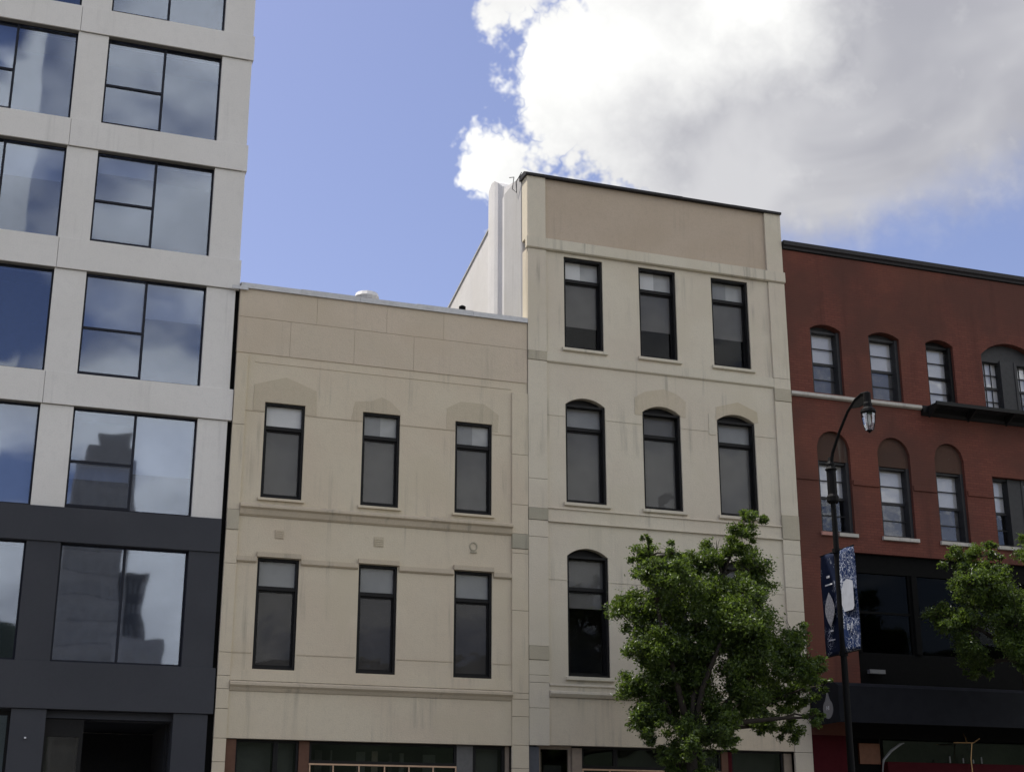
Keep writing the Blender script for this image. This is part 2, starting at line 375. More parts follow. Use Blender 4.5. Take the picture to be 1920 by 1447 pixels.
def text_mesh(name, body, size, mat, parent, xf):
    cu = bpy.data.curves.new('t', 'FONT'); cu.body = body; cu.size = size; cu.align_x = 'CENTER'; cu.align_y = 'CENTER'; cu.extrude = 0.002
    t = bpy.data.objects.new('t', cu); C.objects.link(t); bpy.context.view_layer.update()
    me = bpy.data.meshes.new_from_object(t.evaluated_get(bpy.context.evaluated_depsgraph_get()))
    bpy.data.objects.remove(t); bpy.data.curves.remove(cu)
    me.transform(xf); me.materials.clear(); me.materials.append(M[mat]); me.name = name
    o = bpy.data.objects.new(name, me); C.objects.link(o); o.parent = parent
    w = Vector(); q = parent
    while q: w += q.location; q = q.parent
    o.location = -w
    return o

# ------------------------------------------------------------------ the ground
bxo('ground', 'concrete', None, -700, 700, -900, 900, -1.0, -0.20, kind='structure')
bxo('road', 'asphalt', None, -300, 300, 2.6, 27.4, -0.3, 0.0, kind='structure')
bxo('pavement_far', 'concrete', None, -300, 300, 27.55, 60, -0.3, 0.14, kind='structure')
bxo('kerb_far', 'concrete', None, -300, 300, 27.4, 27.55, -0.3, 0.145, kind='structure')
bxo('pavement_near', 'concrete', None, -300, 300, -12, 2.45, -0.3, 0.0, kind='structure')
bxo('kerb_near', 'concrete', None, -300, 300, 2.45, 2.6, -0.3, 0.012, kind='structure')
bxo('parking_lot', 'asphalt', None, -300, 300, -95, -12, -0.3, -0.01, kind='structure')
bxo('lane_marking', 'road_paint', None, *[(-120 + 9 * i, -117 + 9 * i, 14.9, 15.05, -0.01, 0.004) for i in range(28)], kind='structure')

# ------------------------------------------------------------------ white building on the left
wb = thing('apartment_building', 'tall white panel building with big mirror windows and a charcoal base', 'building', (1.5, F, 0))
PW = 3.41                                                       # bay width
bays = [4.09 - PW * i for i in range(3)]                        # right edge of each window
XL, XR = -6.2, 4.845
rows_w = [(8.89, 11.18), (11.92, 14.38), (15.12, 17.43), (18.12, 20.45), (21.12, 23.45)]
top = 24.2
bm = bmesh.new(); box(bm, XL, 4.72, F + 1.6, F + 18, 4.62, top); box(bm, XL, 4.72, F + 3.6, F + 18, 0.14, 4.615); obj('core', bm, 'panel_white', wb)
bm = bmesh.new(); box(bm, 4.72, 4.80, F + 0.51, F + 18, 0.14, top); obj('side_wall', bm, 'panel_white', wb)
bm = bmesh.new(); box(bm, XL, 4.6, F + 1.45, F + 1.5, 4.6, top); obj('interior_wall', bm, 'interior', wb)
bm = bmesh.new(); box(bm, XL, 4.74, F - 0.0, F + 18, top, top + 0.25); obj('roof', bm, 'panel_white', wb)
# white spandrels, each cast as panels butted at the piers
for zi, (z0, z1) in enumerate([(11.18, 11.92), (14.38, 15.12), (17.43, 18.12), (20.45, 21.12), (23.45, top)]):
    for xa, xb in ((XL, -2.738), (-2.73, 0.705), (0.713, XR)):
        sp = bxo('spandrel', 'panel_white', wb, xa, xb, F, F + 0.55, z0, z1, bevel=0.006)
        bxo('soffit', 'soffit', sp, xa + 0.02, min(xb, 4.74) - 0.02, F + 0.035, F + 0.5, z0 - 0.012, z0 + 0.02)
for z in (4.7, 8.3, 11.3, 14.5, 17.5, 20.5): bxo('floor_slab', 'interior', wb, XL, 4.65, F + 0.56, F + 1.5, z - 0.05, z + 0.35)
bxo('charcoal_band', 'panel_dark', wb, XL, XR - 0.09, F - 0.02, F + 0.55, 8.13, 8.885, bevel=0.006)
bxo('charcoal_band', 'panel_dark', wb, XL, XR - 0.02, F - 0.02, F + 0.55, 4.63, 5.60, bevel=0.006)
bxo('corner_recess', 'charcoal', wb, 4.60, 4.857, F + 0.12, F + 0.5, 0.14, 14.37)  # near-black block paints the shade of the gap beside the next building
for bi, xr in enumerate(bays):
    for (z0, z1) in rows_w:
        xe = (4.81 if z0 > 14.5 else 4.76) if bi == 0 else xr + 0.70
        bxo('pier', 'panel_white', wb, xr, xe, F + 0.05, F + 0.5, z0, z1, bevel=0.005)
    bxo('charcoal_pier', 'panel_dark', wb, xr, (4.76 if bi == 0 else xr + 0.70), F + 0.02, F + 0.5, 5.60, 8.13, bevel=0.005)
    if bi == 2: bxo('pier', 'panel_white', wb, XL, xr - 2.71, F + 0.05, F + 0.5, 5.6, 23.45)
GY = F + 0.20
def tower_window(xr, z0, z1, split, white):
    w, t = 2.71, 0.045; x0 = xr - w; xm = x0 + 1.355
    fr = bmesh.new(); y0, y1 = GY - 0.03, GY + 0.06
    box(fr, x0, x0 + t, y0, y1, z0, z1); box(fr, xr - t, xr, y0, y1, z0, z1)
    box(fr, x0 + t, xr - t, y0, y1, z1 - 0.03, z1); box(fr, x0 + t, xr - t, y0, y1, z0, z0 + 0.06)
    w_ = obj('window', fr, 'frame_navy', wb)
    bxo('mullion', 'frame_navy', w_, xm - 0.028, xm + 0.028, y0 - 0.01, y1 - 0.01, z0 + 0.06, z1 - 0.03)
    lites = []
    if split:
        zs = z0 + (z1 - z0) * 0.47
        bxo('transom_bar', 'frame_navy', w_, x0 + t, xm - 0.028, y0 - 0.005, y1 - 0.01, zs - 0.025, zs + 0.025)
        bxo('sash_rail', 'frame_navy', w_, x0 + t, xm - 0.028, y0 - 0.012, y1 - 0.012, z0 + 0.061, z0 + 0.115)
        lites = [(x0 + t, xm - 0.028, zs + 0.025, z1 - 0.03), (x0 + t, xm - 0.028, z0 + 0.115, zs - 0.025)]
    else: lites = [(x0 + t, xm - 0.028, z0 + 0.06, z1 - 0.03)]
    lites.append((xm + 0.028, xr - t, z0 + 0.06, z1 - 0.03))
    for (a, b, c, d_) in lites:
        g = bmesh.new(); cx, cz = (a + b) / 2, (c + d_) / 2
        box(g, -(b - a) / 2, (b - a) / 2, 0, 0.008, -(d_ - c) / 2, (d_ - c) / 2)
        p = obj('pane', g, 'tower_glass', w_, loc=(cx, GY, cz))
        p.rotation_euler = (R(rnd.uniform(-0.10, 0.10)), 0, R(rnd.uniform(-0.10, 0.10)))
        if white and rnd.random() < 0.45:
            h = (d_ - c) * rnd.choice((0.35, 0.6, 1.0))
            bxo('blind', 'blind_mid', w_, a + 0.01, b - 0.01, GY + 0.16, GY + 0.165, d_ - h, d_)
for bi, xr in enumerate(bays):
    for ri, (z0, z1) in enumerate(rows_w): tower_window(xr, z0, z1, True, True)
    tower_window(xr, 5.60, 8.13, False, False)
# ground floor: charcoal piers, one shop window and a deep black entrance
for (a, b) in ((4.0, 4.72), (0.72, 1.41), (-2.7, -2.0), (XL, -5.4)):
    bxo('charcoal_pier', 'panel_dark', wb, a, b, F + 0.03, F + 0.6, 0.14, 4.62)
bxo('entrance_ceiling', 'panel_dark', wb, 1.41, 4.0, F + 0.62, F + 3.5, 4.45, 4.6)
bxo('entrance_lintel', 'panel_dark', wb, 1.41, 4.0, F + 0.25, F + 0.6, 4.47, 4.62)
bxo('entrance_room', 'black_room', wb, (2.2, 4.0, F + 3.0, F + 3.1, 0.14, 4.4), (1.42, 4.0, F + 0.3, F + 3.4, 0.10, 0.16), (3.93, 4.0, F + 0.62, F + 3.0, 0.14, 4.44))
sw = bxo('shop_window', 'frame_black', wb, (1.41, 1.47, F + 0.3, F + 0.4, 0.14, 4.46), (2.12, 2.2, F + 0.3, F + 1.55, 0.14, 4.46), (1.47, 2.12, F + 0.3, F + 0.4, 4.1, 4.46), (1.47, 2.12, F + 0.3, F + 0.4, 0.14, 0.5))
bxo('pane', 'shop_glass', sw, 1.47, 2.12, F + 0.34, F + 0.348, 0.5, 4.1)
bxo('curtain', 'blind_dark', sw, 1.47, 2.12, F + 0.9, F + 0.92, 0.5, 4.3)
sw = bxo('shop_window', 'frame_black', wb, (-2.0, -1.94, F + 0.3, F + 0.4, 0.14, 4.6), (0.66, 0.72, F + 0.3, F + 0.4, 0.14, 4.6), (-1.94, 0.66, F + 0.3, F + 0.4, 4.5, 4.6), (-1.94, 0.66, F + 0.3, F + 0.4, 0.14, 0.5))
bxo('pane', 'tower_glass', sw, -1.94, 0.66, F + 0.34, F + 0.348, 0.5, 4.5)
bxo('shop_front', 'panel_dark', wb, -5.4, -2.7, F + 0.3, F + 0.5, 0.14, 4.6)
bxo('spotlight', 'white_mark', wb, 1.02, 1.06, F - 0.03, F + 0.02, 4.02, 4.05)

# ------------------------------------------------------------------ sash windows of the beige pair
def beige_window(root, rx, x0, x1, z0, z1, zt, crown, up, lo, part, rec=0.12, glassm='window_glass'):
    """dark frame lining the opening, a transom light over a tall sash, blinds behind the glass"""
    t = 0.055; y0, y1 = F + 0.04, F + rec + 0.10; yg = F + rec + 0.02
    fr = bmesh.new()
    box(fr, x0, x0 + t, y0, y1, z0, z1); box(fr, x1 - t, x1, y0, y1, z0, z1)
    box(fr, x0 + t, x1 - t, y0, y1, z1 - t, z1); box(fr, x0 + t, x1 - t, y0, y1, z0, z0 + 0.05)
    w = obj('window', fr, 'frame_black', root)
    if crown > z1:
        hm = bmesh.new(); ap = arch_pts(x0 + 0.002, x1 - 0.002, crown - 0.004, crown - z1)
        prism_xz(hm, [(x0 + 0.002, z1 + 0.001)] + ap[1:-1] + [(x1 - 0.002, z1 + 0.001)], F + rec - 0.02, F + rec + 0.06)
        obj('arched_head', hm, 'frame_black', w)
    bxo('transom_bar', 'frame_black', w, x0 + t, x1 - t, F + rec - 0.05, y1 - 0.01, zt - 0.05, zt + 0.035)
    s = 0.035
    bxo('sash', 'frame_black', w, (x0 + t, x0 + t + s, F + rec, y1 - 0.02, z0 + 0.05, zt - 0.05), (x1 - t - s, x1 - t, F + rec, y1 - 0.02, z0 + 0.05, zt - 0.05),
        (x0 + t + s, x1 - t - s, F + rec, y1 - 0.02, z0 + 0.05, z0 + 0.11), (x0 + t + s, x1 - t - s, F + rec, y1 - 0.02, zt - 0.09, zt - 0.05))
    for (a, b, c, d_) in ((x0 + t, x1 - t, zt + 0.035, z1 - t), (x0 + t + s, x1 - t - s, z0 + 0.11, zt - 0.09)):
        g = bmesh.new(); cx, cz = (a + b) / 2, (c + d_) / 2
        box(g, -(b - a) / 2, (b - a) / 2, 0, 0.006, -(d_ - c) / 2, (d_ - c) / 2)
        p = obj('pane', g, glassm, w, loc=(cx, yg, cz)); p.rotation_euler = (R(rnd.uniform(-0.3, 0.3)), 0, R(rnd.uniform(-0.3, 0.3)))
    if up == 'blind_light': bxo('blind', 'blind_white' if x0 % 1 < 0.15 else 'blind_mid', w, x0 + t + 0.02, x0 + t + (x1 - x0) * 0.45, yg + 0.012, yg + 0.016, zt + 0.03, z1 - 0.02)  # second strip paints this blind as half-lit
    bxo('blind', up, w, x0 + t, x1 - t, yg + 0.02, yg + 0.024, zt + 0.03, z1 - 0.02)
    hh = zt - 0.02 - z0
    bxo('blind', lo, w, x0 + t, x1 - t, yg + 0.02, yg + 0.024, zt - hh * part, zt - 0.06)
    return w
def moulding(name, mat, parent, x0, x1, prof, label=None):
    bm = bmesh.new(); prism_yz(bm, [(F - p, z) for p, z in prof], x0, x1); return obj(name, bm, mat, parent, label=label)
def patch(name, mat, parent, pts, proud=0.012):
    bm = bmesh.new(); prism_xz(bm, pts, F - proud, F + 0.02); return obj(name, bm, mat, parent)

# ------------------------------------------------------------------ lower beige building
b1 = thing('commercial_building', 'lower beige stucco building with six tall dark windows beside the white tower', 'building', (8.4, F, 0))
cols1 = [(5.585, 6.525), (7.90, 8.81), (10.18, 11.11)]
ops = [(a, b, 9.455, 11.70, 0) for a, b in cols1] + [(a + 0.02, b + 0.02, 5.62, 8.08, 0) for a, b in cols1]
wall = bmesh.new(); holed_wall(wall, 4.87, 12.02, 4.14, 12.86, F, F + 0.32, ops); w1 = obj('wall', wall, 'beige', b1)
bxo('core', 'roofing', b1, 4.87, 12.0, F + 1.5, F + 17, 0.14, 14.0)
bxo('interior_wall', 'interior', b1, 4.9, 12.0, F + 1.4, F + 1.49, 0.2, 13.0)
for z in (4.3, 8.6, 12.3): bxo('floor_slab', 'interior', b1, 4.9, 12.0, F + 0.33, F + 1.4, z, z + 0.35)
# parapet of big cement panels, two courses
pk = bxo('parapet', 'beige_trim', b1, 4.86, 12.02, F - 0.006, F + 0.35, 12.86, 14.42)
for z0, z1, xs in ((13.722, 14.42, (4.86, 6.70, 8.41, 9.845, 12.02)), (12.845, 13.714, (4.86, 6.09, 7.63, 9.10, 12.02))):
    for a, b in zip(xs, xs[1:]):
        d_ = rnd.uniform(0.016, 0.021)
        bxo('panel', 'beige_panel', pk, a + 0.0025, b - 0.0025, F - d_, F + 0.02, z0, z1, bevel=0.003)
def coping(root, mat, prof, x0, x1, k):
    for i in range(k):
        dz, a, b = rnd.uniform(-0.008, 0.008), x0 + (x1 - x0) * i / k, x0 + (x1 - x0) * (i + 1) / k
        bm = bmesh.new(); prism_yz(bm, [(y + rnd.uniform(-0.004, 0.004), z + (dz if z > prof[0][1] + 0.01 else 0)) for y, z in prof], a + 0.002, b - 0.002); obj('coping', bm, mat, root)
coping(b1, 'flashing', [(F - 0.07, 14.42), (F - 0.07, 14.55), (F + 0.1, 14.60), (F + 0.42, 14.60), (F + 0.42, 14.42)], 4.87, 12.02, 5)
bxo('flashing_end', 'flashing', b1, 4.66, 5.03, F - 0.10, F - 0.072, 14.36, 14.44)
# pilasters, built of blocks
def pilaster(root, x0, x1, seams, mat, pr=0.07, moss=(), mossmat='moss'):
    for a, b in zip(seams, seams[1:]):
        mm = mossmat if any(abs(a - k) < 0.01 for k in moss) else mat
        e = 0.018 if mm == mossmat else 0.0
        bxo('pilaster_block', mm, root, x0, x1, F - pr - e, F + 0.03, a + 0.004, b - 0.004, bevel=0.006)
pilaster(b1, 4.86, 5.13, [0.14, 1.0, 2.0, 2.9, 3.64, 4.13, 4.75, 5.17, 5.45, 5.95, 7.9, 8.66, 9.12, 11.1, 12.80], 'beige', 0.05, moss=(8.66,))
pilaster(b1, 11.61, 12.02, [0.14, 1.2, 2.4, 3.64, 4.15, 4.79, 5.18, 5.32, 7.22, 8.58, 8.69, 9.05, 9.76, 11.0, 12.57], 'beige', 0.05, moss=(8.69,))
moulding('cornice', 'beige_trim', b1, 5.134, 11.606, [(-0.02, 9.31), (0.05, 9.29), (0.145, 9.24), (0.15, 9.19), (0.09, 9.15), (0.06, 9.04), (0.02, 9.0), (-0.02, 9.0)])
moulding('cornice', 'beige_trim', b1, 5.134, 11.606, [(-0.02, 5.36), (0.05, 5.35), (0.13, 5.31), (0.135, 5.26), (0.08, 5.21), (0.04, 5.14), (-0.02, 5.14)])
bxo('frieze', 'beige', b1, 5.134, 11.606, F - 0.02, F + 0.02, 4.14, 5.138)
moulding('sill_band', 'beige', b1, 5.134, 11.606, [(-0.02, 5.60), (0.03, 5.595), (0.032, 5.365), (-0.02, 5.365)])
edges = [5.134] + [q for a, b in cols1 for q in (a + 0.02 - 0.03, b + 0.02 + 0.03)] + [11.606]
for a, b in zip(edges[::2], edges[1::2]):
    moulding('belt_course', 'beige_trim', b1, a, b, [(-0.01, 8.09), (0.055, 8.085), (0.06, 7.985), (0.03, 7.955), (-0.01, 7.95)])
    bxo('joint_strip', 'beige_trim', b1, a, b, F - 0.010, F + 0.01, 5.955, 5.975)
for a, b in cols1:
    moulding('lintel', 'beige_trim', b1, a - 0.005, b + 0.045, [(-0.01, 8.20), (0.07, 8.195), (0.072, 8.09), (-0.01, 8.082)])
    moulding('window_sill', 'beige', b1, a - 0.06, b + 0.06, [(0.0 - 0.01, 9.452), (0.06, 9.44), (0.062, 9.385), (-0.01, 9.38)])
edges = [5.134] + [q for a, b in cols1 for q in (a, b)] + [11.606]
for a, b in zip(edges[::2], edges[1::2]): bxo('joint_strip', 'beige_trim', b1, a, b, F - 0.012, F + 0.01, 11.455, 11.475)
patch('hood_patch', 'beige_patch', b1, [(5.31, 11.48), (5.583, 11.48), (5.583, 11.703), (6.527, 11.703), (6.527, 11.48), (6.79, 11.48), (6.77, 12.08), (6.05, 12.34), (5.32, 12.10)])
patch('hood_patch', 'beige_patch', b1, [(7.62, 11.477), (7.897, 11.477), (7.897, 11.703), (8.813, 11.703), (8.80, 11.80), (8.55, 12.02), (8.33, 12.10), (8.10, 11.98), (7.70, 11.93)], 0.008)
patch('hood_patch', 'beige_patch', b1, [(9.95, 11.477), (10.177, 11.477), (10.177, 11.703), (11.113, 11.703), (11.113, 11.52), (11.25, 11.52), (11.28, 11.95), (10.9, 12.2), (10.3, 12.2), (9.96, 12.0)], 0.006)
moulding('string_course', 'beige', b1, 5.3, 11.6, [(-0.01, 12.70), (0.012, 12.695), (0.012, 12.64), (-0.01, 12.635)])
for (x, z, s) in ((6.06, 8.63, 0.10), (8.365, 8.62, 0.115)):
    v_ = bxo('wall_vent', 'beige_patch', b1, x - s, x + s, F - 0.012, F + 0.01, z - s, z + s)
    bxo('slat', 'beige_patch', v_, *[(x - s + 0.015, x + s - 0.015, F - 0.022, F - 0.0125, z - s + 0.02 + i * 0.045, z - s + 0.045 + i * 0.045) for i in range(4)])
bm = bmesh.new()
for i in range(16):
    a0, a1 = 2 * math.pi * i / 16, 2 * math.pi * (i + 1) / 16
    prism_xz(bm, [(10.66 + r * math.cos(a), 8.67 + r * math.sin(a) * 1.1) for r, a in ((0.075, a0), (0.10, a0), (0.10, a1), (0.075, a1))], F - 0.02, F + 0.01)
box(bm, 10.58, 10.74, F - 0.03, F + 0.005, 8.52, 8.55); obj('anchor_plate', bm, 'moss', b1)
for i, (a, b) in enumerate(cols1):
    beige_window(b1, 8.4, a, b, 9.455, 11.70, 11.12, 0, ('blind_white', 'blind_light', 'blind_light')[i], 'blind_grey', (1.0, 1.0, 0.93)[i])
    beige_window(b1, 8.4, a + 0.02, b + 0.02, 5.62, 8.08, 7.42, 0, ('blind_mid', 'blind_mid', 'blind_mid')[i], 'blind_dark', 1.0)
# storefront
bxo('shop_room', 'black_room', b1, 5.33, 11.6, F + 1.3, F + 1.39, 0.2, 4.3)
def post(root, mat, a, b, z0=0.14, z1=4.135, y=0.12): return bxo('shop_post', mat, root, a, b, F + y, F + y + 0.14, z0, z1)
def shop_window(root, a, b, z0, z1, back=None, t=0.05, y=0.16, fm='frame_black'):
    w = bxo('shop_window', fm, root, (a, a + t, F + y, F + y + 0.08, z0, z1), (b - t, b, F + y, F + y + 0.08, z0, z1), (a + t, b - t, F + y, F + y + 0.08, z1 - t, z1), (a + t, b - t, F + y, F + y + 0.08, z0, z0 + t))
    bxo('pane', 'shop_glass', w, a + t, b - t, F + y + 0.04, F + y + 0.047, z0 + t, z1 - t)
    if back: bxo('curtain', back, w, a + t, b - t, F + y + 0.3, F + y + 0.31, z0, z1)
    return w
bxo('stall_riser', 'grey_paint', b1, 5.33, 11.6, F + 0.15, F + 0.3, 0.14, 0.7)
post(b1, 'copper', 5.14, 5.36, y=0.04); shop_window(b1, 5.362, 6.24, 0.7, 4.13, 'grey_paint'); shop_window(b1, 6.242, 6.74, 0.7, 4.13, 'grey_paint')
post(b1, 'copper', 6.745, 6.97); w = shop_window(b1, 6.975, 10.345, 3.68, 4.13)
rail = bxo('brass_grille', 'gold', b1, *[(6.975, 10.345, F + 0.13, F + 0.16, 3.63, 3.665)] + [(x - 0.014, x + 0.014, F + 0.135, F + 0.155, 0.7, 3.63) for x in (7.0, 7.52, 8.10, 8.68, 9.24, 9.80, 10.33)])
shop_window(b1, 6.975, 10.345, 0.7, 3.675)
for i, (x, wd, hh) in enumerate(((7.25, 0.16, 4.0), (7.6, 0.04, 4.0), (8.2, 0.2, 3.98), (8.55, 0.14, 4.0), (8.95, 0.07, 3.97), (9.2, 0.1, 3.97), (9.75, 0.3, 3.95))):
    bxo('shelf_panel', ('blind_dark', 'grey_paint', 'grey_paint', 'tan_paint')[i % 4], b1, x, x + wd, F + 0.8, F + 0.83, 0.7, hh)
bxo('shop_panel', 'grey_paint', b1, 10.35, 10.73, F + 0.14, F + 0.26, 0.7, 4.13)
shop_window(b1, 10.735, 11.50, 0.7, 4.13, 'blind_grey', 0.07); post(b1, 'tan_paint', 11.505, 11.60)

# ------------------------------------------------------------------ taller cream building
b2 = thing('commercial_building', 'taller cream stucco building with white side wall and arched windows behind the big tree', 'building', (15.7, F, 0))
X0, X1 = 12.03, 19.42
colsA = [(13.03, 14.10), (15.12, 16.18), (17.22, 18.31)]
ops = [(a, b, 13.92, 16.38, 0) for a, b in colsA] + [(a, b, 9.94, 12.62, 0.19) for a, b in colsA] + [(a, b, 5.76, 8.82, 0.20) for a, b in colsA]
wall = bmesh.new(); holed_wall(wall, X0, X1, 4.18, 16.47, F, F + 0.34, ops); obj('wall', wall, 'cream', b2)
bxo('core', 'roofing', b2, X0 + 0.35, X1, F + 1.6, F + 14, 0.14, 16.6)
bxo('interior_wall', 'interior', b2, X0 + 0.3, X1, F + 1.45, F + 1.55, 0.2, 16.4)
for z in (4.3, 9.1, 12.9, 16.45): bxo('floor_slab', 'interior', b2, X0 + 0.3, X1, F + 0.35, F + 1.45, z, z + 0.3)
bxo('parapet', 'cream_pink', b2, 12.53, 18.93, F + 0.035, F + 0.36, 16.76, 18.5)
pilaster(b2, X0, 12.53, [4.16, 5.0, 5.58, 5.75, 6.1, 6.42, 9.02, 9.43, 9.72, 10.45, 13.48, 13.72, 16.47], 'cream', 0.05, moss=(9.43, 13.48, 6.1))
pilaster(b2, 18.93, X1, [0.14, 1.4, 2.8, 4.16, 5.6, 7.6, 8.2, 9.05, 9.43, 10.05, 13.12, 13.46, 13.75, 16.47], 'cream', 0.05, moss=(13.12, 9.43))
for a, b in ((X0, 12.53), (18.93, X1)): bxo('corner_pier', 'cream', b2, a, b, F - 0.03, F + 0.4, 16.78, 18.5, bevel=0.006)
moulding('belt_course', 'cream_light', b2, X0 - 0.04, X1 + 0.01, [(-0.02, 16.78), (0.10, 16.775), (0.105, 16.50), (0.07, 16.475), (-0.02, 16.475)])
moulding('belt_course', 'cream_light', b2, 12.535, 18.925, [(-0.02, 13.74), (0.05, 13.735), (0.055, 13.50), (0.03, 13.47), (-0.02, 13.47)])
moulding('belt_course', 'cream', b2, 12.535, 18.925, [(-0.02, 9.78), (0.045, 9.775), (0.05, 9.745), (0.015, 9.74), (0.014, 9.45), (0.06, 9.445), (0.06, 9.415), (-0.02, 9.41)])
moulding('belt_course', 'cream', b2, 12.535, 18.925, [(-0.02, 5.58), (0.06, 5.575), (0.065, 5.53), (0.03, 5.50), (0.03, 5.41), (0.12, 5.39), (0.125, 5.34), (0.06, 5.27), (-0.02, 5.25)])
bxo('frieze', 'beige', b2, 12.535, 18.925, F - 0.02, F + 0.02, 4.18, 5.245)
for z0, cols_, zt in ((13.92, colsA, 0), (9.94, colsA, 0), (5.76, colsA, 0)):
    for a, b in cols_: moulding('window_sill', 'cream_light', b2, a - 0.07, b + 0.08, [(-0.01, z0 - 0.003), (0.065, z0 - 0.02), (0.068, z0 - 0.085), (0.045, z0 - 0.10), (-0.01, z0 - 0.105)])
e2 = [12.535] + [q for a, b in colsA for q in (a, b)] + [18.925]
for a, b in zip(e2[::2], e2[1::2]):
    bxo('joint_strip', 'cream_light', b2, a, b, F - 0.011, F + 0.01, 12.10, 12.12)
    bxo('joint_strip', 'cream_light', b2, a, b, F - 0.011, F + 0.01, 8.02, 8.04)
for k, (a, b) in enumerate(colsA):
    zc = 12.62
    ap = arch_pts(a - 0.002, b + 0.002, zc + 0.004, 0.19)
    if k == 1: patch('hood_patch', 'cream_patch', b2, [(14.91, 12.35), (a - 0.002, 12.35)] + ap + [(b + 0.002, 12.40), (16.33, 12.40), (16.35, 12.82), (16.1, 13.0), (15.75, 13.10), (15.2, 12.98), (14.92, 12.80)], 0.010)
    if k == 2: patch('hood_patch', 'cream_patch', b2, [(17.19, 12.40), (a - 0.002, 12.40)] + ap + [(b + 0.002, 12.46), (18.42, 12.46), (18.40, 12.76), (17.85, 12.97), (17.21, 12.78)], 0.008)
patch('repair_patch', 'cream_light', b2, [(16.98, 12.02), (17.17, 12.02), (17.17, 12.58), (16.98, 12.58)], 0.015)
coping(b2, 'dark_coping', [(F - 0.09, 18.50), (F - 0.09, 18.56), (F + 0.05, 18.63), (F + 0.42, 18.63), (F + 0.42, 18.50)], X0 - 0.06, X1 + 0.02, 5)
cb = bmesh.new(); tube(cb, [(X0 - 0.05, F + 0.25, 18.70), (X0 - 0.10, F + 0.5, 18.55), (X0 - 0.06, F + 0.62, 18.28), (X0 - 0.14, F + 0.72, 18.42), (X0 - 0.03, F + 0.9, 18.86), (X0 - 0.05, F + 1.2, 18.98)], 0.012, 5); obj('cable', cb, 'frame_grey', b2)
for i, (a, b) in enumerate(colsA):
    beige_window(b2, 15.7, a, b, 13.92, 16.38, 15.80, 0, 'blind_light', 'blind_grey', (0.66, 0.58, 0.56)[i], rec=0.2)
    beige_window(b2, 15.7, a, b, 9.94, 12.44, 11.86, 12.62, ('blind_mid', 'blind_grey', 'blind_mid')[i], 'blind_grey', 1.0, rec=0.2)
    beige_window(b2, 15.7, a, b, 5.76, 8.63, 7.86, 8.82, 'blind_grey', 'blind_grey', (0.22, 0.5, 0.3)[i], rec=0.2)
# white party wall on the left side: its top drops towards the back, a chimney breast stands out of it
bm = bmesh.new()
prism_yz(bm, [(F + 0.37, 14.0), (F + 0.37, 18.62), (34.28, 18.95), (34.3, 18.70), (35.4, 18.25), (37.3, 17.75), (39.1, 17.28), (43, 16.6), (46.5, 16.4), (46.5, 14.0)], X0, X0 + 0.34)
sw_ = obj('side_wall', bm, 'white_wall', b2)
bm = bmesh.new(); prism_yz(bm, [(35.45, 18.23), (35.45, 18.29), (37.3, 17.80), (39.1, 17.33), (43, 16.65), (46.5, 16.45), (46.5, 16.39), (43, 16.59), (39.1, 17.27), (37.3, 17.74)], X0 - 0.03, X0 + 0.40); obj('coping_strip', bm, 'flashing', sw_)
bm = bmesh.new()
ys = [34.40, 34.48, 34.62, 34.85, 35.1, 35.28, 35.36]
xo = [0.0, 0.10, 0.15, 0.16, 0.15, 0.10, 0.0]; zt = [19.05, 19.18, 19.28, 19.30, 19.18, 18.80, 18.30]
rng = [[bm.verts.new((X0 - o_ - 0.002, y, z)) for z in (14.0, zz)] + [bm.verts.new((X0 + 0.30, y, zz))] for y, o_, zz in zip(ys, xo, zt)]
for a, b in zip(rng, rng[1:]):
    bm.faces.new((a[0], b[0], b[1], a[1])); bm.faces.new((a[1], b[1], b[2], a[2]))
bm.faces.new((rng[0][0], rng[0][1], rng[0][2])); bm.faces.new((rng[-1][0], rng[-1][2], rng[-1][1]))
obj('chimney_breast', bm, 'white_wall', sw_, smooth=False)
bxo('corner_return', 'grey_stucco', b2, X0 - 0.012, X0 + 0.2, F + 0.41, F + 1.72, 14.6, 18.72)
# storefront
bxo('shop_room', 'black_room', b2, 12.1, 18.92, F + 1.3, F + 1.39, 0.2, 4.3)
bxo('stall_riser', 'grey_paint', b2, 13.15, 18.92, F + 0.15, F + 0.3, 0.14, 0.7)
post(b2, 'blue_grey_paint', 12.04, 12.29, y=0.03); w = shop_window(b2, 12.295, 13.14, 0.14, 4.175, None, 0.08, fm='tan_paint')
bxo('menu_board', 'tan_paint', b2, 12.38, 12.50, F + 0.4, F + 0.42, 2.6, 4.05); bxo('notice', 'grey_paint', b2, 12.58, 13.02, F + 0.5, F + 0.52, 2.4, 3.76)
post(b2, 'tan_paint', 13.145, 13.39); shop_window(b2, 13.395, 14.25, 3.70, 4.175); shop_window(b2, 14.255, 17.0, 3.70, 4.175, 'blind_dark')
bxo('brass_grille', 'gold', b2, *[(13.395, 17.0, F + 0.13, F + 0.16, 3.64, 3.675)] + [(x - 0.014, x + 0.014, F + 0.135, F + 0.155, 0.7, 3.64) for x in (13.42, 14.1, 14.8, 15.5, 16.2, 16.97)])
shop_window(b2, 13.395, 17.0, 0.7, 3.695)
bxo('curtain', 'tan_paint', b2, 14.35, 15.1, F + 0.55, F + 0.57, 0.7, 4.0)
post(b2, 'copper', 17.005, 17.18); post(b2, 'maroon', 17.185, 17.28); shop_window(b2, 17.285, 18.70, 0.7, 4.175, 'blind_dark'); post(b2, 'tan_paint', 18.705, 18.92)

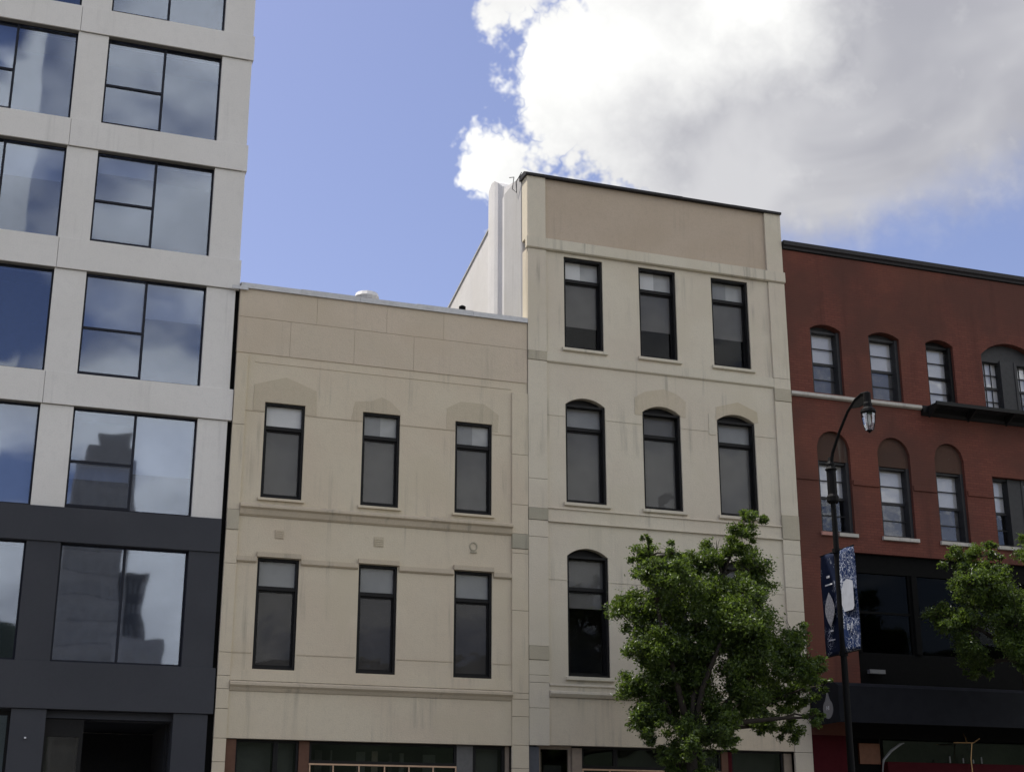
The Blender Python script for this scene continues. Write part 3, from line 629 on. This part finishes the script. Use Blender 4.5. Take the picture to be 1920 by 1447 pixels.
# ------------------------------------------------------------------ red brick building on the right
rb = thing('brick_building', 'red painted brick building with dark awning and arched windows on the right', 'building', (23.5, F, 0))
XA, XB = 19.43, 33.6
top_cols = [(20.15, 21.10), (21.97, 22.95), (23.80, 24.70), (25.63, 27.60), (28.6, 29.5), (30.4, 31.3), (32.0, 32.9)]
mid_cols = [(20.13, 21.12), (21.97, 22.98), (23.76, 24.70), (25.58, 27.3), (28.6, 29.5), (30.4, 31.3), (32.0, 32.9)]
ops = [(a, b, 13.50, 15.46 + (0.16 if b - a > 1.5 else 0), 0.15 if b - a < 1.5 else 0.42) for a, b in top_cols] + [(a, b, 9.74, 12.46 if b - a < 1.5 else 11.66, 0.44 if b - a < 1.5 else 0.0) for a, b in mid_cols]
ops += [(20.95, 28.3, 5.62, 9.25, 0)]
wall = bmesh.new(); holed_wall(wall, XA, XB, 4.6, 17.5, F, F + 0.45, ops); obj('wall', wall, 'red_brick', rb)
bxo('core', 'roofing', rb, XA, XB, F + 1.7, F + 16, 0.14, 16.8)
bxo('interior_wall', 'interior', rb, XA, XB, F + 1.55, F + 1.65, 0.2, 17.0)
for z in (5.3, 9.3, 12.8, 17.0): bxo('floor_slab', 'interior', rb, XA, XB, F + 0.46, F + 1.55, z, z + 0.3)
moulding('cornice', 'dark_coping', rb, XA + 0.02, XB, [(-0.3, 17.74), (0.10, 17.74), (0.11, 17.62), (0.06, 17.58), (0.05, 17.52), (-0.3, 17.52)])
moulding('ledge', 'stone_sill', rb, XA, 23.45, [(-0.02, 13.46), (0.10, 13.44), (0.105, 13.36), (0.05, 13.33), (-0.02, 13.33)])
moulding('ledge', 'frame_black', rb, 23.46, XB, [(-0.02, 13.47), (0.12, 13.44), (0.125, 13.25), (0.05, 13.18), (-0.02, 13.18)])
fe = thing('fire_escape', 'black iron fire escape platform under the right upper windows of the red building', 'fire escape', (26, F, 13.3))
for k in range(5): bxo('slat', 'frame_black', fe, 23.6, 28.6, F - 0.19 - 0.085 * k, F - 0.135 - 0.085 * k, 13.38, 13.43)
bxo('edge_beam', 'frame_black', fe, 23.55, 28.65, F - 0.61, F - 0.57, 13.34, 13.44)
for x in (23.6, 24.85, 26.1, 27.35, 28.55):
    bm = bmesh.new(); prism_yz(bm, [(F - 0.13, 13.375), (F - 0.57, 13.375), (F - 0.57, 13.33), (F - 0.13, 13.10)], x, x + 0.05); obj('bracket', bm, 'frame_black', fe)
moulding('string_course', 'red_brick', rb, XA, 20.10, [(-0.02, 11.16), (0.03, 11.15), (0.03, 11.08), (-0.02, 11.07)])
for a, b in zip([c[1] for c in mid_cols[:-1]], [c[0] for c in mid_cols[1:]]): moulding('string_course', 'red_brick', rb, a + 0.03, b - 0.03, [(-0.02, 11.20), (0.035, 11.18), (0.035, 11.05), (-0.02, 11.03)])
def brick_window(x0, x1, z0, z1, crown, rise, up, lo, branch_grid=False, fm='frame_grey', muntin=True):
    rec = 0.30; t = 0.09; y0, y1 = F + 0.10, F + rec + 0.08; yg = F + rec; fr = bmesh.new()
    box(fr, x0, x0 + t, y0, y1, z0, z1); box(fr, x1 - t, x1, y0, y1, z0, z1); box(fr, x0 + t, x1 - t, y0 + 0.05, y1, z1 - 0.06, z1); box(fr, x0 + t, x1 - t, y0 + 0.05, y1, z0, z0 + 0.06)
    w = obj('window', fr, fm, rb); zm = (z0 + z1) / 2
    bxo('meeting_rail', fm, w, x0 + t, x1 - t, yg - 0.03, yg + 0.05, zm - 0.035, zm + 0.035)
    for c, d_, mt in ((z0 + 0.06, zm - 0.035, lo), (zm + 0.035, z1 - 0.06, up)):
        zz = (c + d_) / 2
        bxo('muntin', fm, w, x0 + t, x1 - t, yg - 0.015, yg + 0.02, zz - 0.014, zz + 0.014)
        if branch_grid: bxo('muntin', fm, w, *[(x0 + t + (x1 - x0 - 2 * t) * k / 3 - 0.01, x0 + t + (x1 - x0 - 2 * t) * k / 3 + 0.01, yg - 0.013, yg + 0.018, c, d_) for k in (1, 2)])  # upright bars stand in for tree branches mirrored in the glass
        for (e, f_) in ((c, zz - 0.014), (zz + 0.014, d_)):
            g = bmesh.new(); box(g, -(x1 - x0) / 2 + t, (x1 - x0) / 2 - t, 0, 0.005, -(f_ - e) / 2, (f_ - e) / 2)
            p = obj('pane', g, 'old_glass', w, loc=((x0 + x1) / 2, yg + 0.004, (e + f_) / 2)); p.rotation_euler = (R(rnd.uniform(-0.8, 0.8)), 0, R(rnd.uniform(-0.8, 0.8)))
        if mt: bxo('blind', mt, w, x0 + t, x1 - t, yg + 0.05, yg + 0.054, c, d_)
    if crown > z1 + 0.02:
        hm = bmesh.new(); ap = arch_pts(x0 + 0.003, x1 - 0.003, crown - 0.004, rise)
        zc = max(z1 + 0.001, ap[0][1] - 0.5)
        pts = [(x0 + 0.003, z1 + 0.001)] + (ap if ap[0][1] > z1 + 0.01 else ap[1:-1]) + [(x1 - 0.003, z1 + 0.001)]
        prism_xz(hm, pts, F + (0.10 if rise > 0.3 else rec - 0.06), F + rec + 0.05); obj('arched_head', hm, 'brown_infill' if rise > 0.3 else fm, w)
    return w
for i, (a, b) in enumerate(top_cols):
    if b - a < 1.5: brick_window(a, b, 13.50, 15.31, 15.46, 0.15, 'blind_white', ('blind_grey', 'blind_grey', 'blind_white', None, 'blind_grey', 'blind_grey', 'blind_grey')[i], fm='frame_black' if i == 2 else 'frame_grey')
    else:
        hm = bmesh.new(); ap = arch_pts(a + 0.003, b - 0.003, 15.615, 0.42); prism_xz(hm, [(a + 0.003, 15.12)] + ap + [(b - 0.003, 15.12)], F + 0.2, F + 0.34); obj('arched_head', hm, 'frame_grey', rb)
        bxo('mullion', 'frame_grey', rb, 26.42, 26.80, F + 0.12, F + 0.38, 13.5, 15.118)
        brick_window(a, 26.418, 13.50, 15.118, 0, 0, 'blind_white', 'blind_white', branch_grid=True); brick_window(26.802, b, 13.50, 15.118, 0, 0, 'blind_white', 'blind_grey', branch_grid=True)
for i, (a, b) in enumerate(mid_cols):
    if b - a < 1.5: brick_window(a, b, 9.74, 11.66, 12.46, 0.44, 'blind_white', 'blind_grey' if i in (1, 2) else None)
    else:
        bxo('mullion', 'frame_grey', rb, 26.24, 26.60, F + 0.12, F + 0.38, 9.74, 11.655)
        brick_window(a, 26.238, 9.74, 11.655, 0, 0, 'blind_white', None); brick_window(26.602, b, 9.74, 11.655, 0, 0, 'blind_white', None)
    moulding('window_sill', 'stone_sill' if i else 'pink_sill', rb, a - 0.05, (b + 0.05 if i else a + 0.42), [(-0.02, 9.735), (0.07, 9.72), (0.072, 9.63), (-0.02, 9.62)])
moulding('window_sill', 'stone_sill', rb, 20.60, 21.17, [(-0.02, 9.735), (0.07, 9.72), (0.072, 9.63), (-0.02, 9.62)])
# the second-storey bay front: near-black colour holds dark paint and tree shade together
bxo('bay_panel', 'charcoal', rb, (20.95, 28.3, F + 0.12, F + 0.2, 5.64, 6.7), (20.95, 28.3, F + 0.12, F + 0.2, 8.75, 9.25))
for k in range(5):
    x = 20.95 + k * 1.8
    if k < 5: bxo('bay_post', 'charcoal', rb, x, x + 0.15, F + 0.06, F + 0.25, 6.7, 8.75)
    if k < 4:
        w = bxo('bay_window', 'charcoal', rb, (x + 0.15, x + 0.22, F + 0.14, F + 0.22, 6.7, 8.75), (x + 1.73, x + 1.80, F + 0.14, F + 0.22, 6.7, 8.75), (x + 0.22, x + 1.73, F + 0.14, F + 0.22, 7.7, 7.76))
        bxo('pane', 'dark_glass', w, x + 0.22, x + 1.73, F + 0.18, F + 0.186, 6.7, 8.75)
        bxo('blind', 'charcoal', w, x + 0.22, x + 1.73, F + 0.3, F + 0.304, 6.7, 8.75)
bxo('wall_light', 'silver', rb, 21.20, 21.65, F - 0.08, F + 0.05, 6.15, 6.25)
# awning with the drop emblem on its end
aw = bmesh.new(); AX0, AX1, AY = 19.47, 28.6, F - 1.3
prism_yz(aw, [(F - 0.002, 5.90), (AY + 0.15, 5.74), (AY, 5.66), (AY, 4.80), (AY + 0.04, 4.80), (AY + 0.04, 5.5), (F - 0.002, 5.6)], AX0 + 0.02, AX1)
box(aw, AX0, AX0 + 0.02, AY + 0.001, F - 0.003, 4.80, 5.60)
prism_yz(aw, [(F - 0.003, 5.60), (F - 0.003, 5.90), (AY + 0.15, 5.74), (AY + 0.001, 5.66), (AY + 0.001, 5.60)], AX0, AX0 + 0.02)
awn = obj('awning', aw, 'awning', rb, label='black box awning with a grey drop emblem on its end')
em = bmesh.new(); pts = []
yc, zc, r = F - 0.80, 5.14, 0.23
for k in range(25):
    a = math.radians(-240 + 300 * k / 24) ; pts.append((yc + 0.98 * r * math.cos(a), zc + r * math.sin(a)))
pts += [(yc + 0.05, 5.46), (yc + 0.035, 5.53), (yc, 5.555), (yc - 0.035, 5.53), (yc - 0.05, 5.46)]
prism_yz(em, pts, AX0 - 0.006, AX0 + 0.003); obj('emblem', em, 'emblem', awn)
text_mesh('emblem_letters', 'HI', 0.14, 'white_mark', awn, Matrix.Translation((AX0 - 0.009, yc, zc + 0.02)) @ Matrix.Rotation(R(-90), 4, 'Z') @ Matrix.Rotation(R(90), 4, 'X'))
# street floor under the awning
bxo('awning_shade', 'charcoal', rb, 20.56, 28.4, F - 0.05, F - 0.004, 4.55, 5.58)  # near-black sheet over the brick paints the awning's shade
bxo('shop_wall', 'maroon', rb, (XA, 20.55, F + 0.02, F + 0.4, 0.14, 4.6), (26.6, XB, F + 0.02, F + 0.4, 0.14, 4.6), (21.6, 26.6, F + 0.05, F + 0.4, 0.14, 4.0))
bxo('door', 'charcoal', rb, 20.56, 21.58, F + 0.35, F + 0.4, 0.14, 4.6); bxo('glow_panel', 'orange_panel', rb, 20.95, 21.55, F + 0.28, F + 0.345, 3.95, 4.45)  # panel above the door is painted with an orange window glow
bxo('shop_lights', 'shop_glass', rb, 21.6, 26.6, F + 0.2, F + 0.21, 4.0, 4.6)
sc_ = bmesh.new(); tube(sc_, [(23.85, F - 0.02, 4.75), (23.85, F - 0.12, 4.62), (23.85, F - 0.15, 4.52)], 0.02); tube(sc_, [(23.45, F - 0.15, 4.50), (24.05, F - 0.15, 4.51), (24.25, F - 0.15, 4.62)], 0.016); tube(sc_, [(24.0, F - 0.15, 4.5), (23.93, F - 0.15, 4.1), (23.95, F - 0.15, 3.6)], 0.014)
scn = obj('wall_bracket', sc_, 'brass', rb)
for x in (23.3, 23.7, 24.0, 24.25): bxo('hook', 'silver', scn, x - 0.012, x + 0.012, F - 0.16, F - 0.13, 4.0, 4.0 + rnd.uniform(0.07, 0.16))
cv = bmesh.new(); tube(cv, [(21.05, F - 0.5, 3.6), (21.12, F - 0.5, 4.0), (21.35, F - 0.5, 4.22), (21.62, F - 0.5, 4.38), (21.75, F - 0.5, 4.42)], [0.02, 0.03, 0.035, 0.03, 0.008]); obj('curved_bracket', cv, 'silver', rb)

# ------------------------------------------------------------------ on the roof of the lower building
vr = bmesh.new(); lathe(vr, (8.87, F + 4.0, 14.0), [(0.16, 0.0), (0.16, 2.05), (0.30, 2.06), (0.34, 2.16), (0.30, 2.27), (0.12, 2.34)], 14)
tag(obj('roof_vent', vr, 'white_mark', None), 'small white mushroom roof vent peeking over the lower beige parapet', 'vent')
vp = bmesh.new(); lathe(vp, (11.75, 37.0, 14.0), [(0.07, 0), (0.07, 2.32), (0.10, 2.33), (0.10, 2.46), (0.03, 2.5)], 10)
tag(obj('vent_pipe', vp, 'lamp_black', None), 'short black vent pipe against the white side wall', 'pipe')

# ------------------------------------------------------------------ street lamp with its two banners
LX, LY = 18.30, 29.0
lamp = thing('street_lamp', 'black street lamp post with a curved arm and hanging lantern before the red building', 'lamp', (LX, LY, 0.14))
pb = bmesh.new(); lathe(pb, (LX, LY, 0.14), [(0.24, 0), (0.24, 0.25), (0.19, 0.32), (0.16, 0.9), (0.12, 1.0), (0.085, 1.2), (0.072, 6.0), (0.060, 10.2), (0.09, 10.22), (0.10, 10.34), (0.07, 10.40), (0.05, 10.5)], 14)
obj('post', pb, 'lamp_black', lamp, smooth=False)
cl = bmesh.new(); lathe(cl, (LX, LY, 9.55), [(0.12, 0), (0.14, 0.04), (0.14, 0.14), (0.11, 0.2), (0.11, 0.75), (0.14, 0.8), (0.10, 0.86)], 12); obj('collar', cl, 'lamp_black', lamp)
ar = bmesh.new(); tube(ar, [(LX, LY, 10.4), (LX, LY - 0.12, 10.72), (LX, LY - 0.48, 11.15), (LX, LY - 0.88, 11.52), (LX, LY - 1.22, 11.70), (LX, LY - 1.50, 11.76), (LX, LY - 1.72, 11.72)], [0.045, 0.04, 0.036, 0.034, 0.034, 0.036, 0.04])
prism_yz(ar, [(LY - 0.95, 11.56), (LY - 1.40, 11.77), (LY - 1.70, 11.73), (LY - 1.68, 11.50), (LY - 1.35, 11.48)], LX - 0.012, LX + 0.012); obj('arm', ar, 'lamp_black', lamp)
LZ, Ly = 10.88, LY - 1.70
lt = bmesh.new(); lathe(lt, (LX, Ly, LZ), [(0.055, 0.86), (0.085, 0.84), (0.085, 0.62), (0.10, 0.58), (0.10, 0.50), (0.165, 0.44), (0.175, 0.38), (0.15, 0.37)], 12); ln = obj('lantern', lt, 'lamp_black', lamp)
lg = bmesh.new(); lathe(lg, (LX, Ly, LZ), [(0.135, 0.37), (0.15, 0.34), (0.125, 0.12), (0.085, -0.03), (0.06, -0.05)], 8); obj('lantern_glass', lg, 'lamp_glass', ln)
lb = bmesh.new(); lathe(lb, (LX, Ly, LZ), [(0.02, 0.34), (0.04, 0.30), (0.045, 0.14), (0.02, 0.08)], 8); obj('bulb', lb, 'white_mark', ln)
lr = bmesh.new()
for k in range(4):
    a = R(45 + 90 * k); tube(lr, [(LX + r_ * math.cos(a), Ly + r_ * math.sin(a), LZ + z) for r_, z in ((0.15, 0.37), (0.156, 0.33), (0.13, 0.12), (0.09, -0.04))], 0.008, 5)
lathe(lr, (LX, Ly, LZ - 0.10), [(0.012, 0), (0.04, 0.03), (0.07, 0.05), (0.07, 0.065)], 8); obj('lantern_ribs', lr, 'lamp_black', ln)
for z in (8.42, 6.08):
    br = bmesh.new(); tube(br, [(LX, LY - 0.72, z), (LX, LY + 0.72, z)], 0.016, 6); lathe(br, (LX, LY, z - 0.05), [(0.10, 0), (0.10, 0.1)], 10); obj('banner_arm', br, 'lamp_black', lamp)

def banner_mat(name, base, dens):
    m, n, b = new_mat(name); P = wpos(n); x, y, z = n.sep(P); b.inputs['Specular IOR Level'].default_value = 0.1
    q = n.v('MULTIPLY', P, (0, 16.0, 11.0))
    s1 = n.m('ABSOLUTE', n.m('SUBTRACT', n.noise(q, 1.0, 2, 0.5, dist=0.6), 0.5))
    line = n.ss(s1, 0.030, 0.010)                                       # scribbled hand lettering
    zone = n.m('MULTIPLY', n.ss(n.noise(n.v('MULTIPLY', P, (0, 3.0, 2.2)), 1.0, 2), 0.5 - dens, 0.6 - dens), 1.0)
    col = n.mix(n.m('MULTIPLY', line, zone), c4(base), (0.60, 0.64, 0.72, 1))
    n.put(b.inputs['Base Color'], n.mix(n.m('MULTIPLY', n.noise(P, 9, 4), 0.5), col, c4(base, 0.55))); b.inputs['Roughness'].default_value = 0.7
    return m
M['banner_blue'] = banner_mat('banner_blue', (0.012, 0.027, 0.085), 0.16)
M['banner_dark'] = banner_mat('banner_dark', (0.009, 0.015, 0.040), -0.02)
M['banner_pale'] = plain('banner_pale', (0.36, 0.38, 0.42), 0.7, scale=6)
def emb_mat():
    m, n, b = new_mat('banner_oval'); P = wpos(n)
    l = n.ss(n.m('ABSOLUTE', n.m('SUBTRACT', n.noise(P, 22, 3, 0.6), 0.5)), 0.0, 0.06)
    n.put(b.inputs['Base Color'], n.mix(l, (0.22, 0.22, 0.22, 1), (0.55, 0.55, 0.53, 1))); b.inputs['Roughness'].default_value = 0.7
    return m
M['banner_oval'] = emb_mat()
def banner(name, label, y0, y1, mat):
    """cloth hanging between two arms, a little billowed"""
    bm = bmesh.new(); nz, ny = 22, 6; g = {}
    for s in (0, 1):
        for i in range(ny + 1):
            for j in range(nz + 1):
                u, w = i / ny, j / nz
                bx_ = LX + 0.035 * math.sin(math.pi * w) * math.sin(3.1 * u + 1.0) + 0.012 * math.sin(9 * w + 4 * u) - 0.004 + 0.008 * s
                g[s, i, j] = bm.verts.new((bx_, y0 + (y1 - y0) * u, 6.085 + (8.415 - 6.085) * w))
    for s in (0, 1):
        for i in range(ny):
            for j in range(nz): bm.faces.new((g[s, i, j], g[s, i + 1, j], g[s, i + 1, j + 1], g[s, i, j + 1]))
    for i in range(ny):
        for j in (0, nz): bm.faces.new((g[0, i, j], g[0, i + 1, j], g[1, i + 1, j], g[1, i, j]))
    for j in range(nz):
        for i in (0, ny): bm.faces.new((g[0, i, j], g[0, i, j + 1], g[1, i, j + 1], g[1, i, j]))
    return tag(obj(name, bm, mat, None, smooth=True), label, 'banner', 'banners on the lamp post')
bl = banner('street_banner', 'dark navy banner with white pointed oval, building side of the lamp post', LY + 0.12, LY + 0.70, 'banner_dark')
br_ = banner('street_banner', 'blue banner with white lettering and pale panel, street side of the lamp post', LY - 0.70, LY - 0.12, 'banner_blue')
ov = bmesh.new(); k = 12; zc, hz, hy, yc = 7.12, 0.40, 0.20, LY + 0.37
prism_yz(ov, [(yc - hy * math.cos(math.pi * (i / k - 0.5)), zc + hz * (2 * i / k - 1)) for i in range(k + 1)] + [(yc + hy * math.cos(math.pi * (i / k - 0.5)), zc + hz * (1 - 2 * i / k)) for i in range(1, k)], LX - 0.052, LX - 0.048); obj('oval_emblem', ov, 'banner_oval', bl)
bxo('print_strip', 'white_mark', bl, (LX - 0.052, LX - 0.045, LY + 0.2, LY + 0.5, 7.68, 7.71), (LX - 0.052, LX - 0.045, LY + 0.3, LY + 0.42, 7.85, 7.90), (LX - 0.04, LX - 0.03, LY + 0.25, LY + 0.5, 6.42, 6.44), (LX - 0.04, LX - 0.03, LY + 0.3, LY + 0.42, 6.62, 6.66))
pp = bmesh.new(); prism_yz(pp, [(LY - 0.66, 7.62), (LY - 0.42, 7.70), (LY - 0.30, 7.66), (LY - 0.18, 7.50), (LY - 0.16, 7.15), (LY - 0.24, 6.98), (LY - 0.60, 6.98), (LY - 0.66, 7.05)], LX - 0.055, LX - 0.050); obj('pale_panel', pp, 'banner_pale', br_)
text_mesh('print_letters', 'B JI', 0.20, 'banner_pale', br_, Matrix.Translation((LX - 0.050, LY - 0.42, 6.62)) @ Matrix.Rotation(R(-90), 4, 'Z') @ Matrix.Rotation(R(90), 4, 'X'))

# ------------------------------------------------------------------ street trees
def street_tree(label, base, fork, clumps, seed, leaves_per_m3, depth):
    rr = random.Random(seed); t = thing('street_tree', label, 'tree', base, 'street trees on the pavement')
    b = Vector(base); f = Vector(fork)
    tr = bmesh.new(); pts = [b.lerp(f, k / 6) + Vector((rr.uniform(-0.04, 0.04), rr.uniform(-0.04, 0.04), 0)) * (k > 0) for k in range(7)]
    tube(tr, pts, [0.20, 0.155, 0.14, 0.13, 0.125, 0.12, 0.12], 10); obj('trunk', tr, 'bark', t, smooth=True)
    centres = []
    for (x, z, r) in clumps: centres.append((Vector((x + (0.40 if x < 13.2 else 0.15 if x < 14 else 0.0), b.y + rr.uniform(-depth, depth), z)), r * 0.92))
    # main limbs reach for the upper clumps, finer branches leave them
    order = sorted(centres, key=lambda c: -c[1]); limbs = []
    for c, r in centres[::4]:
        m1 = f.lerp(c, 0.35) + Vector((rr.uniform(-0.15, 0.15), rr.uniform(-0.15, 0.15), 0.15)); m2 = f.lerp(c, 0.7) + Vector((rr.uniform(-0.2, 0.2), rr.uniform(-0.2, 0.2), 0.12))
        bm = bmesh.new(); tube(bm, [f - Vector((0, 0, 0.15)), m1, m2, c], [0.085, 0.06, 0.04, 0.012], 7); obj('branch', bm, 'bark', t, smooth=True); limbs += [m1, m2, c]
    tw = bmesh.new()
    for c, r in centres:
        s = min(limbs, key=lambda q: (q - c).length if (q - c).length > 0.05 else 9)
        tube(tw, [s, s.lerp(c, 0.5) + Vector((rr.uniform(-0.1, 0.1), rr.uniform(-0.1, 0.1), 0.08)), c], [0.035, 0.022, 0.012], 5)
        for k in range(7):
            e = c + Vector((rr.gauss(0, 1), rr.gauss(0, 1), rr.gauss(0.25, 1))).normalized() * r * rr.uniform(0.7, 1.2)
            tube(tw, [c, c.lerp(e, 0.55) + Vector((0, 0, 0.03)), e], [0.010, 0.007, 0.003], 4)
    obj('twigs', tw, 'bark', t, kind='stuff')
    V, Fc = [], []
    for c, r in centres:
        cnt = int(leaves_per_m3 * (r ** 2.1) * 0.85); sub = []
        for k in range(max(7, int(22 * r / 0.5))):                       # sprays inside the clump
            dv_ = Vector((rr.gauss(0, 1), rr.gauss(0, 1), rr.gauss(0, 0.9))).normalized() * r * rr.uniform(0.30, 1.0) ** 0.9 * rr.choice((0.9, 1.0, 1.0, 1.25))
            sub.append((c + dv_, rr.uniform(0.09, 0.22) * r))
        for k in range(cnt):
            s, sr = rr.choice(sub)
            p = s + Vector((rr.gauss(0, 1) * sr, rr.gauss(0, 1) * sr, rr.gauss(0, 0.75) * sr))
            L = rr.uniform(0.04, 0.105); W = L * 0.45
            nrm = Vector((rr.gauss(0, 0.75), rr.gauss(0, 0.75), rr.gauss(0.65, 0.5))).normalized()
            u = nrm.cross(Vector((rr.gauss(0, 1), rr.gauss(0, 1), rr.gauss(0, 1)))).normalized(); w = nrm.cross(u); i0 = len(V)
            V += [p - u * L * 0.5, p + w * W * 0.5 + nrm * 0.006, p + u * L * 0.5, p - w * W * 0.5 + nrm * 0.006]; Fc.append((i0, i0 + 1, i0 + 2, i0 + 3))
    me = bpy.data.meshes.new('crown'); me.from_pydata([tuple(v) for v in V], [], Fc); me.materials.append(M['leaf'])
    o = bpy.data.objects.new('crown', me); C.objects.link(o); o.parent = t; o.location = -b; o['kind'] = 'stuff'
    return t
c1 = [(12.99, 7.87, 0.40), (13.28, 7.31, 0.61), (12.83, 6.83, 0.49), (13.98, 7.53, 0.55), (14.63, 7.65, 0.52), (15.04, 8.08, 0.46), (15.30, 8.38, 0.36), (15.52, 8.66, 0.30), (15.70, 8.85, 0.18), (12.75, 7.45, 0.40), (13.55, 7.85, 0.34), (12.70, 8.15, 0.14), (14.95, 6.55, 0.75), (15.68, 7.72, 0.5), (14.21, 6.91, 0.73), (13.44, 6.53, 0.73), (15.12, 7.08, 0.73), (15.84, 7.24, 0.46), (12.93, 5.94, 0.55), (13.67, 5.75, 0.73), (14.55, 6.01, 0.79), (15.46, 6.29, 0.73), (15.93, 6.54, 0.43), (12.85, 5.16, 0.45), (13.51, 4.97, 0.61), (14.39, 5.11, 0.73), (15.29, 5.37, 0.73), (16.08, 5.74, 0.61), (16.57, 6.17, 0.46), (16.66, 5.54, 0.52), (17.02, 5.09, 0.40), (17.35, 5.28, 0.22), (16.42, 4.96, 0.55), (15.51, 4.76, 0.45), (13.31, 4.41, 0.40), (14.24, 4.55, 0.45), (16.66, 4.51, 0.28), (14.87, 4.57, 0.34), (14.08, 3.75, 0.40), (13.53, 3.60, 0.30), (14.45, 3.55, 0.34), (13.95, 4.2, 0.5), (14.6, 4.2, 0.4), (13.0, 4.5, 0.4), (13.9, 3.3, 0.38), (14.4, 3.2, 0.34), (13.65, 4.0, 0.40), (14.8, 4.05, 0.34), (16.95, 4.4, 0.34), (16.1, 4.45, 0.36)]
c2 = [(21.65, 8.3, 0.43), (22.43, 8.48, 0.43), (23.2, 8.53, 0.49), (21.51, 7.65, 0.43), (22.18, 7.69, 0.61), (23.08, 7.62, 0.73), (21.14, 7.01, 0.37), (20.89, 6.68, 0.24), (21.79, 6.92, 0.61), (22.67, 6.71, 0.73), (21.87, 6.3, 0.43), (22.89, 6.1, 0.61), (24.05, 7.93, 0.73), (23.91, 6.9, 0.73), (24.79, 7.59, 0.61), (24.12, 6.15, 0.61), (22.41, 5.83, 0.37), (25.13, 6.7, 0.55), (24.0, 8.71, 0.49)]
street_tree('leafy green street tree in front of the taller cream building', (14.15, 28.5, 0.14), (14.2, 28.5, 4.1), c1, 11, 23000, 0.75)
street_tree('leafy green street tree at the right edge before the red building', (23.3, 29.0, 0.14), (23.2, 29.0, 6.1), [(x, z + 0.12, r) for x, z, r in c2], 5, 22000, 0.75)

# ------------------------------------------------------------------ across the street: what the windows mirror
def office(name, label, x0, x1, y0, y1, h, mat, floors, bays_, winmat):
    t = thing(name, label, 'building', ((x0 + x1) / 2, (y0 + y1) / 2, 0)); bxo('walls', mat, t, x0, x1, y0, y1, -0.1, h)
    fh = h / floors; bw = (x1 - x0) / bays_
    if floors * bays_ <= 300:
        g = bmesh.new(); box(g, -bw * 0.3, bw * 0.3, -0.04, 0.06, -fh * 0.28, fh * 0.28)
        p = obj('window', g, winmat, t, loc=(x0 + bw / 2 - (x0 + x1) / 2, y1 - (y0 + y1) / 2, fh / 2))
        for i in range(floors):
            for j in range(bays_):
                if i or j: inst(p, 'window', t, (x0 + bw * (j + 0.5) - (x0 + x1) / 2, y1 - (y0 + y1) / 2, fh * (i + 0.5)))
    return t
M['tower_window'] = stucco('tower_window', (0.27, 0.27, 0.265), stain=0.1); M['tower_stone'] = stucco('tower_stone', (0.30, 0.295, 0.285), stain=0.1); M['block_dark'] = stucco('block_dark', (0.17, 0.17, 0.165), stain=0.1); M['far_white'] = stucco('far_white', (0.30, 0.30, 0.30), stain=0.1)
tw_ = office('office_tower', 'grey office tower across the street, mirrored in the white building windows', 10.2, 18.4, -158, -150, 57, 'tower_stone', 17, 6, 'tower_window')
bxo('crown_step', 'tower_stone', tw_, (11.4, 17.6, -157, -150.8, 57, 60), (13, 17.0, -156.5, -151.2, 60, 62.4))
office('office_block', 'darker office block beside the mirrored tower', 18.7, 21.6, -162, -152, 42, 'block_dark', 12, 3, 'tower_stone')
office('low_building', 'low pale building in front of the mirrored tower', 17.6, 23.4, -149, -140, 31, 'far_white', 4, 3, 'tower_stone')
bm = bmesh.new(); prev = None
hp = [(-800 + 25 * i, 66 + 7 * math.sin(i * 0.31) + 4 * math.sin(i * 0.83 + 1) + rnd.uniform(-2, 2)) for i in range(65)]
ra = [bm.verts.new((x, -350, -1)) for x, z in hp]; rb_ = [bm.verts.new((x, -375, z)) for x, z in hp]; rc = [bm.verts.new((x, -430, -1)) for x, z in hp]
for i in range(64): bm.faces.new((ra[i], ra[i + 1], rb_[i + 1], rb_[i])); bm.faces.new((rb_[i], rb_[i + 1], rc[i + 1], rc[i]))
obj('hills', bm, 'hill_green', None, kind='structure')
